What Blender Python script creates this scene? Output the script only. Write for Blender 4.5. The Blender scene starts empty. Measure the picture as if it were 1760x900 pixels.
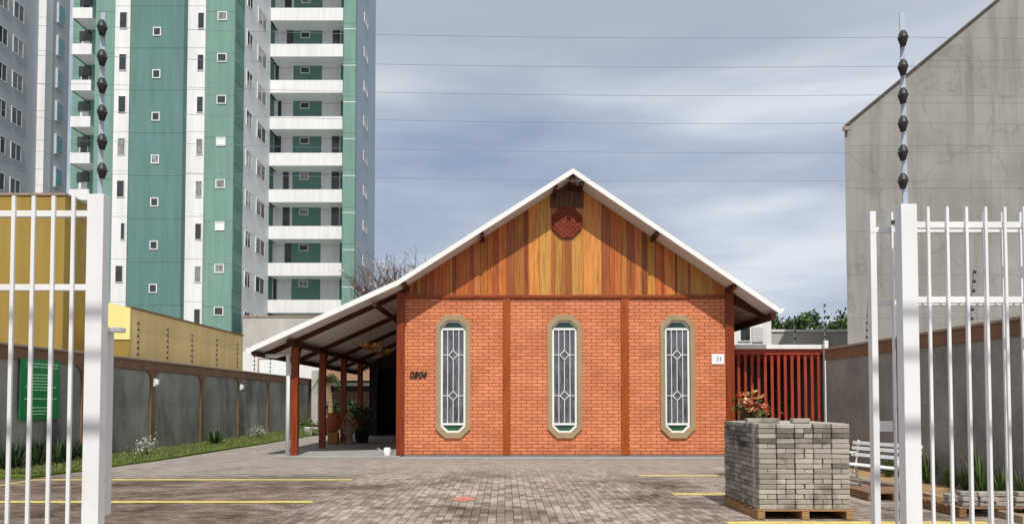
import bpy, bmesh, math, random
from mathutils import Vector, Matrix, noise as mnoise
R = math.radians
random.seed(7)
scene = bpy.context.scene
COL = scene.collection

# ------------------------------------------------------------------ camera
F, PX0, PY0, TILT, CAMH = 1200.0, 868.0, 652.0, R(1.8), 1.6
cam_d = bpy.data.cameras.new('camera'); cam = bpy.data.objects.new('camera', cam_d); COL.objects.link(cam)
cam.location = (0, 0, CAMH); cam.rotation_euler = (R(90) + TILT, 0, 0)
cam_d.sensor_width = 36; cam_d.sensor_fit = 'HORIZONTAL'
cam_d.lens = 36 * F / 1760; cam_d.shift_x = (880 - PX0) / 1760; cam_d.shift_y = (PY0 - 450) / 1760
cam_d.clip_start = 0.05; cam_d.clip_end = 3000
scene.camera = cam

def P(px, py, Y):
    """the point at distance Y that the photograph shows at pixel (px, py)"""
    xc = (px - PX0) / F; yc = (PY0 - py) / F
    s = Y / (math.cos(TILT) - yc * math.sin(TILT))
    return Vector((xc * s, Y, CAMH + s * (math.sin(TILT) + yc * math.cos(TILT))))
def PXp(px, py, X):
    """the point of the plane x = X seen at (px, py)"""
    xc = (px - PX0) / F; yc = (PY0 - py) / F
    s = X / xc
    return Vector((X, s * (math.cos(TILT) - yc * math.sin(TILT)), CAMH + s * (math.sin(TILT) + yc * math.cos(TILT))))
def G(px, py, z=0.0):
    xc = (px - PX0) / F; yc = (PY0 - py) / F
    s = (z - CAMH) / (math.sin(TILT) + yc * math.cos(TILT))
    return Vector((xc * s, s * (math.cos(TILT) - yc * math.sin(TILT)), z))

# ------------------------------------------------------------------ sun and sky
SUN_EL, SUN_AZ = R(53), R(-5.0)      # the sun stands behind the camera, a little to its right
to_sun = Vector((-math.sin(SUN_AZ) * math.cos(SUN_EL), -math.cos(SUN_AZ) * math.cos(SUN_EL), math.sin(SUN_EL)))
sd = bpy.data.lights.new('sun', 'SUN'); sd.energy = 4.0; sd.angle = R(0.55); sd.color = (1.0, 0.95, 0.87)
sun = bpy.data.objects.new('sun', sd); COL.objects.link(sun)
sun.rotation_euler = to_sun.to_track_quat('Z', 'Y').to_euler(); sun.location = (0, -10, 30)

world = bpy.data.worlds.new('World'); scene.world = world; world.use_nodes = True
nt = world.node_tree; nt.nodes.clear()
def wn(t, **kw):
    n = nt.nodes.new(t)
    for k, v in kw.items(): setattr(n, k, v)
    return n
wl = nt.links.new
wout = wn('ShaderNodeOutputWorld'); bg = wn('ShaderNodeBackground'); bg.inputs[1].default_value = 0.1
sky = wn('ShaderNodeTexSky', sky_type='NISHITA', sun_disc=False)
sky.sun_elevation = SUN_EL; sky.sun_rotation = math.pi + SUN_AZ; sky.air_density = 1.0; sky.dust_density = 1.0
tc = wn('ShaderNodeTexCoord')
mp = wn('ShaderNodeMapping'); mp.inputs['Scale'].default_value = (1.9, 1.9, 9.0); mp.inputs['Rotation'].default_value = (0, R(-4), 0)
wl(tc.outputs['Generated'], mp.inputs['Vector'])
n1 = wn('ShaderNodeTexNoise'); n1.inputs['Scale'].default_value = 1.15; n1.inputs['Detail'].default_value = 7; n1.inputs['Roughness'].default_value = 0.48; n1.inputs['Distortion'].default_value = 0.15
wl(mp.outputs[0], n1.inputs['Vector'])
cr = wn('ShaderNodeValToRGB'); e = cr.color_ramp.elements
e[0].position = 0.37; e[0].color = (3.2, 3.9, 5.4, 1)
e[1].position = 0.585; e[1].color = (7.8, 8.3, 9.0, 1)
m = e.new(0.475); m.color = (4.75, 5.35, 6.5, 1)
n2 = wn('ShaderNodeTexNoise'); n2.inputs['Scale'].default_value = 0.42; n2.inputs['Detail'].default_value = 3
mp2 = wn('ShaderNodeMapping'); mp2.inputs['Scale'].default_value = (2.2, 2.2, 9.0); mp2.inputs['Location'].default_value = (3.7, 1.2, 5.1)
wl(tc.outputs['Generated'], mp2.inputs['Vector']); wl(mp2.outputs[0], n2.inputs['Vector'])
nm = wn('ShaderNodeMix', data_type='FLOAT'); nm.inputs['Factor'].default_value = 0.38
wl(n1.outputs['Fac'], nm.inputs['A']); wl(n2.outputs['Fac'], nm.inputs['B'])
wl(nm.outputs['Result'], cr.inputs['Fac'])
sep = wn('ShaderNodeSeparateXYZ'); wl(tc.outputs['Generated'], sep.inputs[0])
mr = wn('ShaderNodeMapRange'); mr.interpolation_type = 'SMOOTHSTEP'
mr.inputs['From Min'].default_value = 0.34; mr.inputs['From Max'].default_value = 0.50; mr.inputs['To Max'].default_value = 0.9
wl(sep.outputs['Z'], mr.inputs['Value'])
high = wn('ShaderNodeMix', data_type='RGBA'); wl(mr.outputs[0], high.inputs['Factor']); wl(cr.outputs[0], high.inputs['A'])
high.inputs['B'].default_value = (4.75, 5.2, 6.0, 1)
# unseen sky brightened overhead and towards the sun to add fill light
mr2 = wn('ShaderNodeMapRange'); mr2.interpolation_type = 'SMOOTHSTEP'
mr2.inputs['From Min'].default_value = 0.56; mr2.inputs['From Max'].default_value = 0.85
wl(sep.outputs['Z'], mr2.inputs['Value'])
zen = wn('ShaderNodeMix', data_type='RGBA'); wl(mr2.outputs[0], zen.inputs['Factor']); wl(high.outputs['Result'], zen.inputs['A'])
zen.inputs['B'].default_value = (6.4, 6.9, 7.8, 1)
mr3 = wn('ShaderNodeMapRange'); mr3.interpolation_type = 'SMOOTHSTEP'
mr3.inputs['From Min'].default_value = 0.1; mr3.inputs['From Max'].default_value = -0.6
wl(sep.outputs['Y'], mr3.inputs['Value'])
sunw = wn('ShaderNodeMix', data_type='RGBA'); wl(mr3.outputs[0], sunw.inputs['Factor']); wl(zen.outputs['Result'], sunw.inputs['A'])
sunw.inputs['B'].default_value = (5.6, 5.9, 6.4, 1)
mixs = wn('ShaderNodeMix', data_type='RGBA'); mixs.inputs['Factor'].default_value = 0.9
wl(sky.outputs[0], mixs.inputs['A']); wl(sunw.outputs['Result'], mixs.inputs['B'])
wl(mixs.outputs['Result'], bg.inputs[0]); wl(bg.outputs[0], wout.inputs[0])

scene.view_settings.view_transform = 'Standard'; scene.view_settings.look = 'None'
scene.view_settings.exposure = 0.0; scene.view_settings.gamma = 1.0
scene.render.engine = 'CYCLES'

# ------------------------------------------------------------------ materials
def lin(r, g, b, k=1.0):
    f = lambda c: (c / 12.92 if c <= 0.04045 else ((c + 0.055) / 1.055) ** 2.4)
    return tuple(min(0.9, k * f(v / 255)) for v in (r, g, b))
class NT:
    def __init__(s, name):
        s.m = bpy.data.materials.new(name); s.m.use_nodes = True; s.t = s.m.node_tree
        s.b = s.t.nodes['Principled BSDF']
    def n(s, t, **kw):
        n = s.t.nodes.new(t)
        for k, v in kw.items(): setattr(n, k, v)
        return n
    def l(s, a, b): s.t.links.new(a, b)
    def pos(s): return s.n('ShaderNodeNewGeometry').outputs['Position']
    def objc(s): return s.n('ShaderNodeTexCoord').outputs['Object']
    def noise(s, vec, scale, detail=4, rough=0.55, stretch=None):
        if stretch:
            mp = s.n('ShaderNodeMapping'); mp.inputs['Scale'].default_value = stretch; s.l(vec, mp.inputs[0]); vec = mp.outputs[0]
        n = s.n('ShaderNodeTexNoise'); n.inputs['Scale'].default_value = scale; n.inputs['Detail'].default_value = detail; n.inputs['Roughness'].default_value = rough
        s.l(vec, n.inputs['Vector']); return n.outputs['Fac']
    def ramp(s, fac, *stops):
        r = s.n('ShaderNodeValToRGB'); el = r.color_ramp.elements
        while len(el) > len(stops): el.remove(el[-1])
        while len(el) < len(stops): el.new(0.5)
        for e, (p, c) in zip(el, stops):
            e.position = p; e.color = tuple(c) + (1,) if len(c) == 3 else c
        s.l(fac, r.inputs[0]); return r.outputs[0]
    def mix(s, fac, a, b, mode='MIX'):
        m = s.n('ShaderNodeMix', data_type='RGBA', blend_type=mode)
        for v, k in ((fac, 'Factor'), (a, 'A'), (b, 'B')):
            if isinstance(v, (int, float)): m.inputs[k].default_value = v
            elif isinstance(v, tuple): m.inputs[k].default_value = v + (1,) if len(v) == 3 else v
            else: s.l(v, m.inputs[k])
        return m.outputs['Result']
    def bump(s, h, strength=0.3, dist=0.01):
        b = s.n('ShaderNodeBump'); b.inputs['Strength'].default_value = strength; b.inputs['Distance'].default_value = dist
        s.l(h, b.inputs['Height']); s.l(b.outputs[0], s.b.inputs['Normal'])
    def done(s, col, rough=0.7, metal=0.0, spec=0.4):
        if isinstance(col, tuple): s.b.inputs['Base Color'].default_value = col + (1,)
        else: s.l(col, s.b.inputs['Base Color'])
        if isinstance(rough, (int, float)): s.b.inputs['Roughness'].default_value = rough
        else: s.l(rough, s.b.inputs['Roughness'])
        s.b.inputs['Metallic'].default_value = metal
        s.b.inputs['Specular IOR Level'].default_value = spec
        return s.m
def k3(c, k): return tuple(min(1, v * k) for v in c)

def paint(name, c, rough=0.6, var=0.12, scale=1.2, streak=0.15, bump=0.0, spec=0.35, joint=None):
    """painted or rendered surface with cloudy wear and rain streaks"""
    s = NT(name); p = s.pos()
    f = s.noise(p, scale, 6); col = s.ramp(f, (0.3, k3(c, 1 - var)), (0.7, k3(c, 1 + var * 0.6)))
    if streak:
        g = s.noise(p, 1.6, 4, 0.6, (2.2, 2.2, 0.16))
        col = s.mix(1.0, col, s.ramp(g, (0.38, (1 - streak, 1 - streak * 1.05, 1 - streak * 1.1)), (0.6, (1, 1, 1))), 'MULTIPLY')
    if joint:
        sx = s.n('ShaderNodeSeparateXYZ'); s.l(p, sx.inputs[0]); ad = s.n('ShaderNodeMath', operation='ADD'); s.l(sx.outputs[2], ad.inputs[0]); ad.inputs[1].default_value = joint
        pg = s.n('ShaderNodeMath', operation='PINGPONG'); s.l(ad.outputs[0], pg.inputs[0]); pg.inputs[1].default_value = 1.4
        col = s.mix(1.0, col, s.ramp(pg.outputs[0], (0.0, (.66, .66, .66)), (0.028, (.7, .7, .7)), (0.032, (1, 1, 1))), 'MULTIPLY')
    if bump: s.bump(s.noise(p, 60, 3), bump, 0.004)
    return s.done(col, rough, 0, spec)
def plain(name, c, rough=0.5, metal=0.0, var=0.1, scale=25, spec=0.4):
    s = NT(name)
    return s.done(s.ramp(s.noise(s.pos(), scale, 3), (0.3, k3(c, 1 - var)), (0.7, k3(c, 1 + var))), rough, metal, spec)

def concrete(name, c, big=0.35, bump=0.25, stretch=0.45, bscale=35):
    s = NT(name); p = s.pos()
    a = s.noise(p, 0.9, 7, 0.62, (1, 1, stretch)); b = s.noise(p, 14, 4)
    col = s.ramp(a, (0.3, k3(c, 1 - big)), (0.52, c), (0.72, k3(c, 1 + big * 0.7)))
    col = s.mix(0.5, col, s.ramp(b, (0.3, (0.75, 0.75, 0.74)), (0.7, (1.1, 1.1, 1.1))), 'MULTIPLY')
    s.bump(s.noise(p, bscale, 5, 0.6), bump, 0.02)
    return s.done(col, 0.9, 0, 0.2)

def brick_mat(name, c, mortar, w=0.31, h=0.097):
    s = NT(name); p = s.pos(); sx = s.n('ShaderNodeSeparateXYZ'); s.l(p, sx.inputs[0])
    add = s.n('ShaderNodeMath', operation='ADD'); s.l(sx.outputs[0], add.inputs[0]); s.l(sx.outputs[1], add.inputs[1])
    cb = s.n('ShaderNodeCombineXYZ'); s.l(add.outputs[0], cb.inputs[0]); s.l(sx.outputs[2], cb.inputs[1])
    wob = s.noise(p, 3.0, 2)
    wm = s.n('ShaderNodeVectorMath', operation='MULTIPLY_ADD'); wm.inputs[1].default_value = (0.0, 0.018, 0)
    wv = s.n('ShaderNodeCombineXYZ'); s.l(wob, wv.inputs[1]); s.l(wv.outputs[0], wm.inputs[0]); s.l(cb.outputs[0], wm.inputs[2])
    bt = s.n('ShaderNodeTexBrick'); s.l(wm.outputs[0], bt.inputs['Vector'])
    bt.inputs['Scale'].default_value = 1; bt.inputs['Brick Width'].default_value = w; bt.inputs['Row Height'].default_value = h
    bt.inputs['Mortar Size'].default_value = 0.0135; bt.inputs['Mortar Smooth'].default_value = 0.35; bt.inputs['Bias'].default_value = 0.1
    bt.inputs['Color1'].default_value = k3(c, 0.86) + (1,); bt.inputs['Color2'].default_value = k3(c, 1.10) + (1,); bt.inputs['Mortar'].default_value = mortar + (1,)
    col = s.mix(1.0, bt.outputs['Color'], s.ramp(s.noise(p, 1.1, 5), (0.3, (0.84, 0.80, 0.76)), (0.7, (1.08, 1.1, 1.1))), 'MULTIPLY')
    gz = s.n('ShaderNodeMath', operation='MULTIPLY_ADD'); s.l(s.noise(p, 4, 4), gz.inputs[0]); gz.inputs[1].default_value = 0.9; s.l(sx.outputs[2], gz.inputs[2])
    col = s.mix(1.0, col, s.ramp(gz.outputs[0], (0.45, (0.74, 0.72, 0.70)), (0.85, (1, 1, 1))), 'MULTIPLY')
    col = s.mix(0.8, col, s.ramp(s.noise(p, 45, 3), (0.3, (0.82, 0.82, 0.82)), (0.7, (1.1, 1.1, 1.1))), 'MULTIPLY')
    inv = s.n('ShaderNodeMath', operation='SUBTRACT'); inv.inputs[0].default_value = 1; s.l(bt.outputs['Fac'], inv.inputs[1])
    s.bump(inv.outputs[0], 0.6, 0.008)
    return s.done(col, 0.85, 0, 0.2)

def wood_mat(name, c=None, rough=0.5, attr=False, k=1.0, axis='Z'):
    s = NT(name); p = s.pos()
    st = {'Z': (9, 9, 0.5), 'Y': (9, 0.5, 9), 'X': (0.5, 9, 9)}[axis]
    g = s.noise(p, 2.2, 6, 0.62, st); g2 = s.noise(p, 8, 3, 0.5, tuple(v if v > 1 else 0.25 for v in st))
    if attr:
        base = s.n('ShaderNodeVertexColor', layer_name='plank').outputs['Color']
    else: base = c
    col = s.mix(1.0, s.ramp(g, (0.3, (0.62, 0.55, 0.5)), (0.55, (1, 1, 1)), (0.75, (1.2, 1.15, 1.05))), base, 'MULTIPLY')
    col = s.mix(0.6, col, s.ramp(g2, (0.35, (0.7, 0.66, 0.6)), (0.6, (1.06, 1.06, 1.06))), 'MULTIPLY')
    s.bump(g2, 0.15, 0.004)
    return s.done(col, rough, 0, 0.35)

def leaf_mat(name, a, b, trans=0.25):
    s = NT(name)
    info = s.n('ShaderNodeVertexColor', layer_name='leaf').outputs['Color']
    f = s.n('ShaderNodeSeparateColor'); s.l(info, f.inputs[0])
    col = s.ramp(f.outputs[0], (0.0, a), (1.0, b))
    s.b.inputs['Subsurface Weight'].default_value = 0.0
    return s.done(col, 0.6, 0, 0.25)

M = {}
M['white_steel'] = paint('white_gate_enamel', (0.80, 0.81, 0.82), 0.35, 0.05, 3, 0.06, 0, 0.5)
M['white_paint'] = paint('white_masonry_paint', (0.76, 0.76, 0.75), 0.7, 0.05, 0.6, 0.08)
M['fascia'] = paint('white_fascia_sheet', (0.85, 0.85, 0.84), 0.4, 0.03, 1.5, 0.03)
M['soffit'] = paint('grey_roof_underside', (0.72, 0.68, 0.64), 0.6, 0.08, 1.0, 0.0)
M['brick'] = brick_mat('orange_face_brick', (0.71, 0.258, 0.13), (0.34, 0.10, 0.045))
M['brick_vent'] = brick_mat('dark_red_brick', lin(150, 70, 50, 0.85), lin(88, 40, 30, 0.8), 0.16, 0.07)
M['timber'] = wood_mat('varnished_timber', lin(150, 66, 28, 0.8), 0.4)
M['timber_light'] = wood_mat('varnished_timber_light', lin(176, 88, 34, 0.85), 0.4)
M['timber_beam'] = wood_mat('varnished_beam', lin(158, 74, 32, 0.8), 0.4, axis='X')
M['rafter'] = wood_mat('dark_stained_rafter', lin(84, 40, 24, 0.8), 0.85, axis='X')
M['red_timber'] = wood_mat('red_stained_slats', lin(164, 62, 42, 0.92), 0.5)
M['dark_wood'] = wood_mat('dark_wing_boards', lin(60, 34, 24, 0.7), 0.6)
M['dark_panel'] = wood_mat('grey_brown_boards', lin(116, 80, 62, 0.8), 0.6)
M['plank'] = wood_mat('gable_boards', None, 0.4, attr=True)
M['surround'] = paint('beige_window_surround', lin(172, 152, 118, 0.9), 0.8, 0.08, 2, 0.1, 0.2)
M['winframe'] = plain('white_window_metal', (0.82, 0.83, 0.83), 0.4, 0, 0.03)
def glass_mat(name, a, b, rough=0.12):
    s = NT(name); p = s.pos()
    return s.done(s.ramp(s.noise(p, 4, 7, 0.7, (2.4, 2.4, 0.6)), (0.36, a), (0.62, b)), rough, 0, 0.8)  # streaky glass tone, its paler patches painted in as cloud reflections
M['glass'] = glass_mat('textured_grey_glass', lin(52, 55, 62), lin(104, 108, 116), 0.25)
M['glass_green'] = glass_mat('green_glass', lin(20, 62, 44), lin(44, 98, 70), 0.2)
M['glass_dark'] = glass_mat('dark_window_glass', lin(24, 30, 32), lin(62, 68, 70), 0.1)
M['glass_teal'] = glass_mat('teal_window_glass', lin(45, 110, 120), lin(95, 160, 165), 0.1)
M['plinth'] = concrete('grey_plinth', lin(120, 122, 126), 0.15, 0.1)
M['slab'] = concrete('pale_walk_slab', lin(158, 157, 155), 0.12, 0.08, 1)
M['black'] = plain('black_plastic', (0.03, 0.03, 0.032), 0.4)
M['digit'] = plain('dark_bronze_digits', (0.035, 0.02, 0.015), 0.4)
M['alu'] = plain('aluminium_bar', lin(178, 190, 205), 0.45, 0.3, 0.05)
M['wire'] = plain('galvanised_wire', lin(130, 140, 160), 0.5, 0.2, 0.05)
M['brass'] = plain('aged_brass', lin(185, 120, 45), 0.35, 0.6)
M['lampglass'] = plain('amber_lamp_glass', lin(215, 160, 95), 0.3)
M['wallgrey'] = concrete('stained_grey_render', lin(146, 145, 140), 0.6, 0.25, 0.4)
M['wallrough'] = concrete('rough_cast_render', lin(146, 146, 142), 0.36, 1.0, 0.8, 9)
M['wallbrown'] = paint('brown_wall_trim', lin(140, 108, 84, 0.9), 0.85, 0.14, 1.5, 0.15)
M['coping'] = paint('pale_coping', lin(165, 148, 135, 0.85), 0.85, 0.12, 2, 0.0)
M['ochre'] = paint('ochre_wall_paint', (0.76, 0.57, 0.25), 0.85, 0.1, 0.5, 0.1)
M['ochre_dull'] = paint('dull_ochre_wall_paint', lin(172, 144, 72, 0.85), 0.85, 0.08, 0.5, 0.1)
M['yellow'] = paint('pale_yellow_wall_paint', lin(252, 240, 160, 0.92), 0.8, 0.04, 0.6, 0.05)
def hall_mat():
    s = NT('big_grey_wall'); p = s.pos(); sx = s.n('ShaderNodeSeparateXYZ'); s.l(p, sx.inputs[0]); c = (0.30, 0.295, 0.275)
    col = s.ramp(s.noise(p, .55, 8, .62), (0.32, k3(c, .84)), (0.5, c), (0.7, k3(c, 1.12)))
    col = s.mix(1.0, col, s.ramp(s.noise(p, 1.1, 6, .7, (1.6, 1.6, .14)), (0.36, (.8, .79, .78)), (0.52, (1, 1, 1))), 'MULTIPLY')
    wv = s.n('ShaderNodeMath', operation='MULTIPLY_ADD'); s.l(s.noise(p, 1.2, 3), wv.inputs[0]); wv.inputs[1].default_value = .05; s.l(sx.outputs[2], wv.inputs[2])
    md = s.n('ShaderNodeMath', operation='PINGPONG'); s.l(wv.outputs[0], md.inputs[0]); md.inputs[1].default_value = .75
    col = s.mix(1.0, col, s.ramp(md.outputs[0], (0.0, (.80, .79, .77)), (0.03, (1, 1, 1))), 'MULTIPLY')
    vo = s.n('ShaderNodeTexVoronoi', feature='DISTANCE_TO_EDGE'); vo.inputs['Scale'].default_value = .3
    dv = s.n('ShaderNodeVectorMath', operation='MULTIPLY_ADD'); ns = s.n('ShaderNodeTexNoise'); ns.inputs['Scale'].default_value = 1.4; ns.inputs['Detail'].default_value = 6; s.l(p, ns.inputs['Vector'])
    s.l(ns.outputs['Color'], dv.inputs[0]); dv.inputs[1].default_value = (1.1, 1.1, 1.1); s.l(p, dv.inputs[2]); s.l(dv.outputs[0], vo.inputs['Vector'])
    col = s.mix(.55, col, s.ramp(vo.outputs['Distance'], (0.0, (.72, .71, .69)), (0.014, (1, 1, 1))), 'MULTIPLY')
    s.bump(s.noise(p, 30, 5, .6), .15, .02); return s.done(col, .9, 0, .2)
M['greyhall'] = hall_mat()
M['hallroof'] = plain('grey_brown_roof_edge', lin(112, 100, 92), 0.8)
M['oldconc'] = concrete('pale_old_concrete', lin(188, 184, 178, 0.95), 0.22, 0.15, 0.5)
M['t_light'] = paint('pale_green_facade', (0.19, 0.34, 0.29), 0.8, 0.08, 0.3, 0.12, joint=0.6)
M['t_teal'] = paint('teal_facade', (0.12, 0.235, 0.225), 0.8, 0.09, 0.3, 0.12, joint=0.6)
M['t_deep'] = paint('deep_green_facade', (0.13, 0.26, 0.22), 0.8, 0.05, 0.3, 0.05)
M['t_white'] = paint('white_facade', (0.80, 0.81, 0.82), 0.8, 0.05, 0.3, 0.09, joint=0.3)
M['t_grey'] = paint('grey_facade', (0.80, 0.84, 0.84), 0.8, 0.05, 0.3, 0.05, joint=0.6)
M['t_blue'] = paint('blue_grey_facade', (0.35, 0.45, 0.52), 0.8, 0.05, 0.3, 0.06)
M['b_grey'] = paint('grey_block_facade', (0.52, 0.57, 0.62), 0.8, 0.05, 0.3, 0.06)
M['sign'] = plain('green_sign_sheet', lin(14, 122, 62), 0.45, 0, 0.06, 2)
M['signtext'] = plain('pale_sign_lettering', lin(165, 222, 180), 0.5)
M['palletwood'] = wood_mat('raw_pallet_wood', lin(176, 138, 98, 0.85), 0.8, axis='X')
M['palletdark'] = wood_mat('weathered_pallet_wood', lin(150, 118, 90, 0.8), 0.85, axis='X')
M['yellowline'] = paint('yellow_road_paint', lin(226, 206, 118, 0.9), 0.8, 0.3, 5, 0.0)
M['redmark'] = plain('faded_red_paint', lin(196, 120, 108), 0.9, 0, 0.2, 8)
M['soil'] = concrete('dry_soil', lin(176, 146, 110, 0.85), 0.25, 0.5, 1)
M['kerb'] = concrete('kerb_stone', lin(168, 150, 128, 0.9), 0.2, 0.2, 1)
M['lawn'] = concrete('lawn_earth', lin(96, 118, 44, 0.8), 0.3, 0.5, 1)
M['bark'] = wood_mat('bark', lin(120, 98, 78, 0.8), 0.9)
M['twig'] = plain('bare_twigs', lin(104, 86, 78, 0.8), 0.9)
M['palmtrunk'] = wood_mat('palm_trunk', lin(190, 160, 125, 0.85), 0.9)
M['terracotta'] = paint('terracotta', lin(176, 98, 56, 0.8), 0.8, 0.1, 6, 0.0)
M['amber'] = plain('amber_plastic', lin(170, 116, 48, 0.85), 0.5)
M['stone'] = concrete('stone_pot', lin(160, 140, 122), 0.25, 0.4, 1)
M['leaf_green'] = leaf_mat('green_leaves', (0.02, 0.05, 0.012), (0.10, 0.17, 0.04))
M['leaf_dark'] = leaf_mat('dark_leaves', (0.012, 0.03, 0.01), (0.05, 0.09, 0.03))
M['leaf_pale'] = leaf_mat('pale_leaves', (0.22, 0.25, 0.2), (0.55, 0.56, 0.5))
M['leaf_grass'] = leaf_mat('grass_blades', (0.07, 0.09, 0.025), (0.22, 0.24, 0.08))
M['leaf_red'] = leaf_mat('red_and_cream_leaves', lin(222, 84, 58), lin(246, 212, 170))
M['leaf_dry'] = leaf_mat('dry_leaves', lin(140, 100, 70), lin(215, 165, 125))
M['void'] = plain('unlit_interior', (0.01, 0.008, 0.007), 0.9)  # near-black colour paints in the darkness inside the wing doorway

def paver_mat(name):
    s = NT(name); oi = s.n('ShaderNodeObjectInfo'); p = s.objc()
    va = s.n('ShaderNodeVectorMath', operation='ADD'); s.l(p, va.inputs[0])
    s.l(oi.outputs['Location'], va.inputs[1])
    base = s.ramp(oi.outputs['Random'], (0.0, lin(156, 150, 142)), (0.35, lin(170, 164, 156)), (0.75, lin(181, 175, 167)), (1.0, lin(192, 187, 179)))
    blot = s.noise(va.outputs[0], 2.2, 4, 0.6)
    col = s.mix(1.0, base, s.ramp(blot, (0.34, (0.5, 0.49, 0.47)), (0.46, (0.95, 0.95, 0.95)), (0.8, (1.06, 1.06, 1.05))), 'MULTIPLY')
    col = s.mix(0.8, col, s.ramp(s.noise(va.outputs[0], 60, 4), (0.3, (0.75, 0.75, 0.75)), (0.7, (1.12, 1.12, 1.12))), 'MULTIPLY')
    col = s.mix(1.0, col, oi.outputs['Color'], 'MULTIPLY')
    s.bump(s.noise(va.outputs[0], 90, 4), 0.35, 0.004)
    return s.done(col, 0.92, 0, 0.2)
M['paver'] = paver_mat('weathered_concrete_paver')

def ground_mat():
    s = NT('concrete_block_paving'); p = s.pos(); sx = s.n('ShaderNodeSeparateXYZ'); s.l(p, sx.inputs[0])
    def bricks(rot):
        mp = s.n('ShaderNodeMapping'); mp.inputs['Rotation'].default_value = (0, 0, rot); s.l(p, mp.inputs[0])
        bt = s.n('ShaderNodeTexBrick'); s.l(mp.outputs[0], bt.inputs['Vector'])
        bt.inputs['Scale'].default_value = 1; bt.inputs['Brick Width'].default_value = 0.24; bt.inputs['Row Height'].default_value = 0.12
        bt.inputs['Mortar Size'].default_value = 0.006; bt.inputs['Mortar Smooth'].default_value = 0.3
        bt.inputs['Color1'].default_value = (0.13, 0.10, 0.08, 1); bt.inputs['Color2'].default_value = (0.42, 0.36, 0.315, 1); bt.inputs['Mortar'].default_value = (0.085, 0.068, 0.056, 1)
        bt.inputs['Bias'].default_value = 0.3
        return bt
    a, b = bricks(R(90)), bricks(0)
    ab = s.n('ShaderNodeMath', operation='ABSOLUTE'); s.l(sx.outputs[0], ab.inputs[0])
    gt = s.n('ShaderNodeMath', operation='GREATER_THAN'); s.l(ab.outputs[0], gt.inputs[0]); gt.inputs[1].default_value = 3.06
    col = s.mix(gt.outputs[0], a.outputs['Color'], b.outputs['Color'])
    # stained patches and a paler trodden lane
    blot = s.noise(p, 0.55, 6, 0.62)
    col = s.mix(1.0, col, s.ramp(blot, (0.36, (0.42, 0.38, 0.35)), (0.47, (0.86, 0.84, 0.82)), (0.68, (1.22, 1.2, 1.18))), 'MULTIPLY')
    fine = s.noise(p, 3.0, 5, 0.65)
    lt = s.n('ShaderNodeMapRange'); s.l(sx.outputs[0], lt.inputs['Value']); lt.inputs['From Min'].default_value = -2.6; lt.inputs['From Max'].default_value = -3.6
    yb = s.n('ShaderNodeMapRange'); s.l(sx.outputs[1], yb.inputs['Value']); yb.inputs['From Min'].default_value = 16.5; yb.inputs['From Max'].default_value = 14.5
    lm_ = s.n('ShaderNodeMath', operation='MULTIPLY'); s.l(lt.outputs[0], lm_.inputs[0]); s.l(yb.outputs[0], lm_.inputs[1])
    dirt = s.noise(p, 1.3, 5, 0.65, (0.35, 1, 1))
    col = s.mix(lm_.outputs[0], col, s.mix(1.0, col, s.ramp(dirt, (0.35, (0.46, 0.40, 0.36)), (0.58, (0.66, 0.60, 0.55)), (0.7, (1.0, 0.95, 0.9))), 'MULTIPLY'))
    col = s.mix(0.85, col, s.ramp(fine, (0.36, (0.62, 0.6, 0.58)), (0.55, (1.02, 1.02, 1.02)), (0.75, (1.2, 1.2, 1.2))), 'MULTIPLY')
    # sandier paving towards the house
    far = s.n('ShaderNodeMapRange'); s.l(sx.outputs[1], far.inputs['Value']); far.inputs['From Min'].default_value = 13.5; far.inputs['From Max'].default_value = 17.5
    far.inputs['To Max'].default_value = 0.75
    col = s.mix(far.outputs[0], col, s.ramp(fine, (0.3, (0.26, 0.23, 0.205)), (0.7, (0.37, 0.335, 0.305))))
    sub = s.n('ShaderNodeMath', operation='SUBTRACT'); sub.inputs[0].default_value = 1; s.l(a.outputs['Fac'], sub.inputs[1])
    s.bump(sub.outputs[0], 0.4, 0.006)
    return s.done(col, 0.85, 0, 0.3)
M['ground'] = ground_mat()

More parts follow.
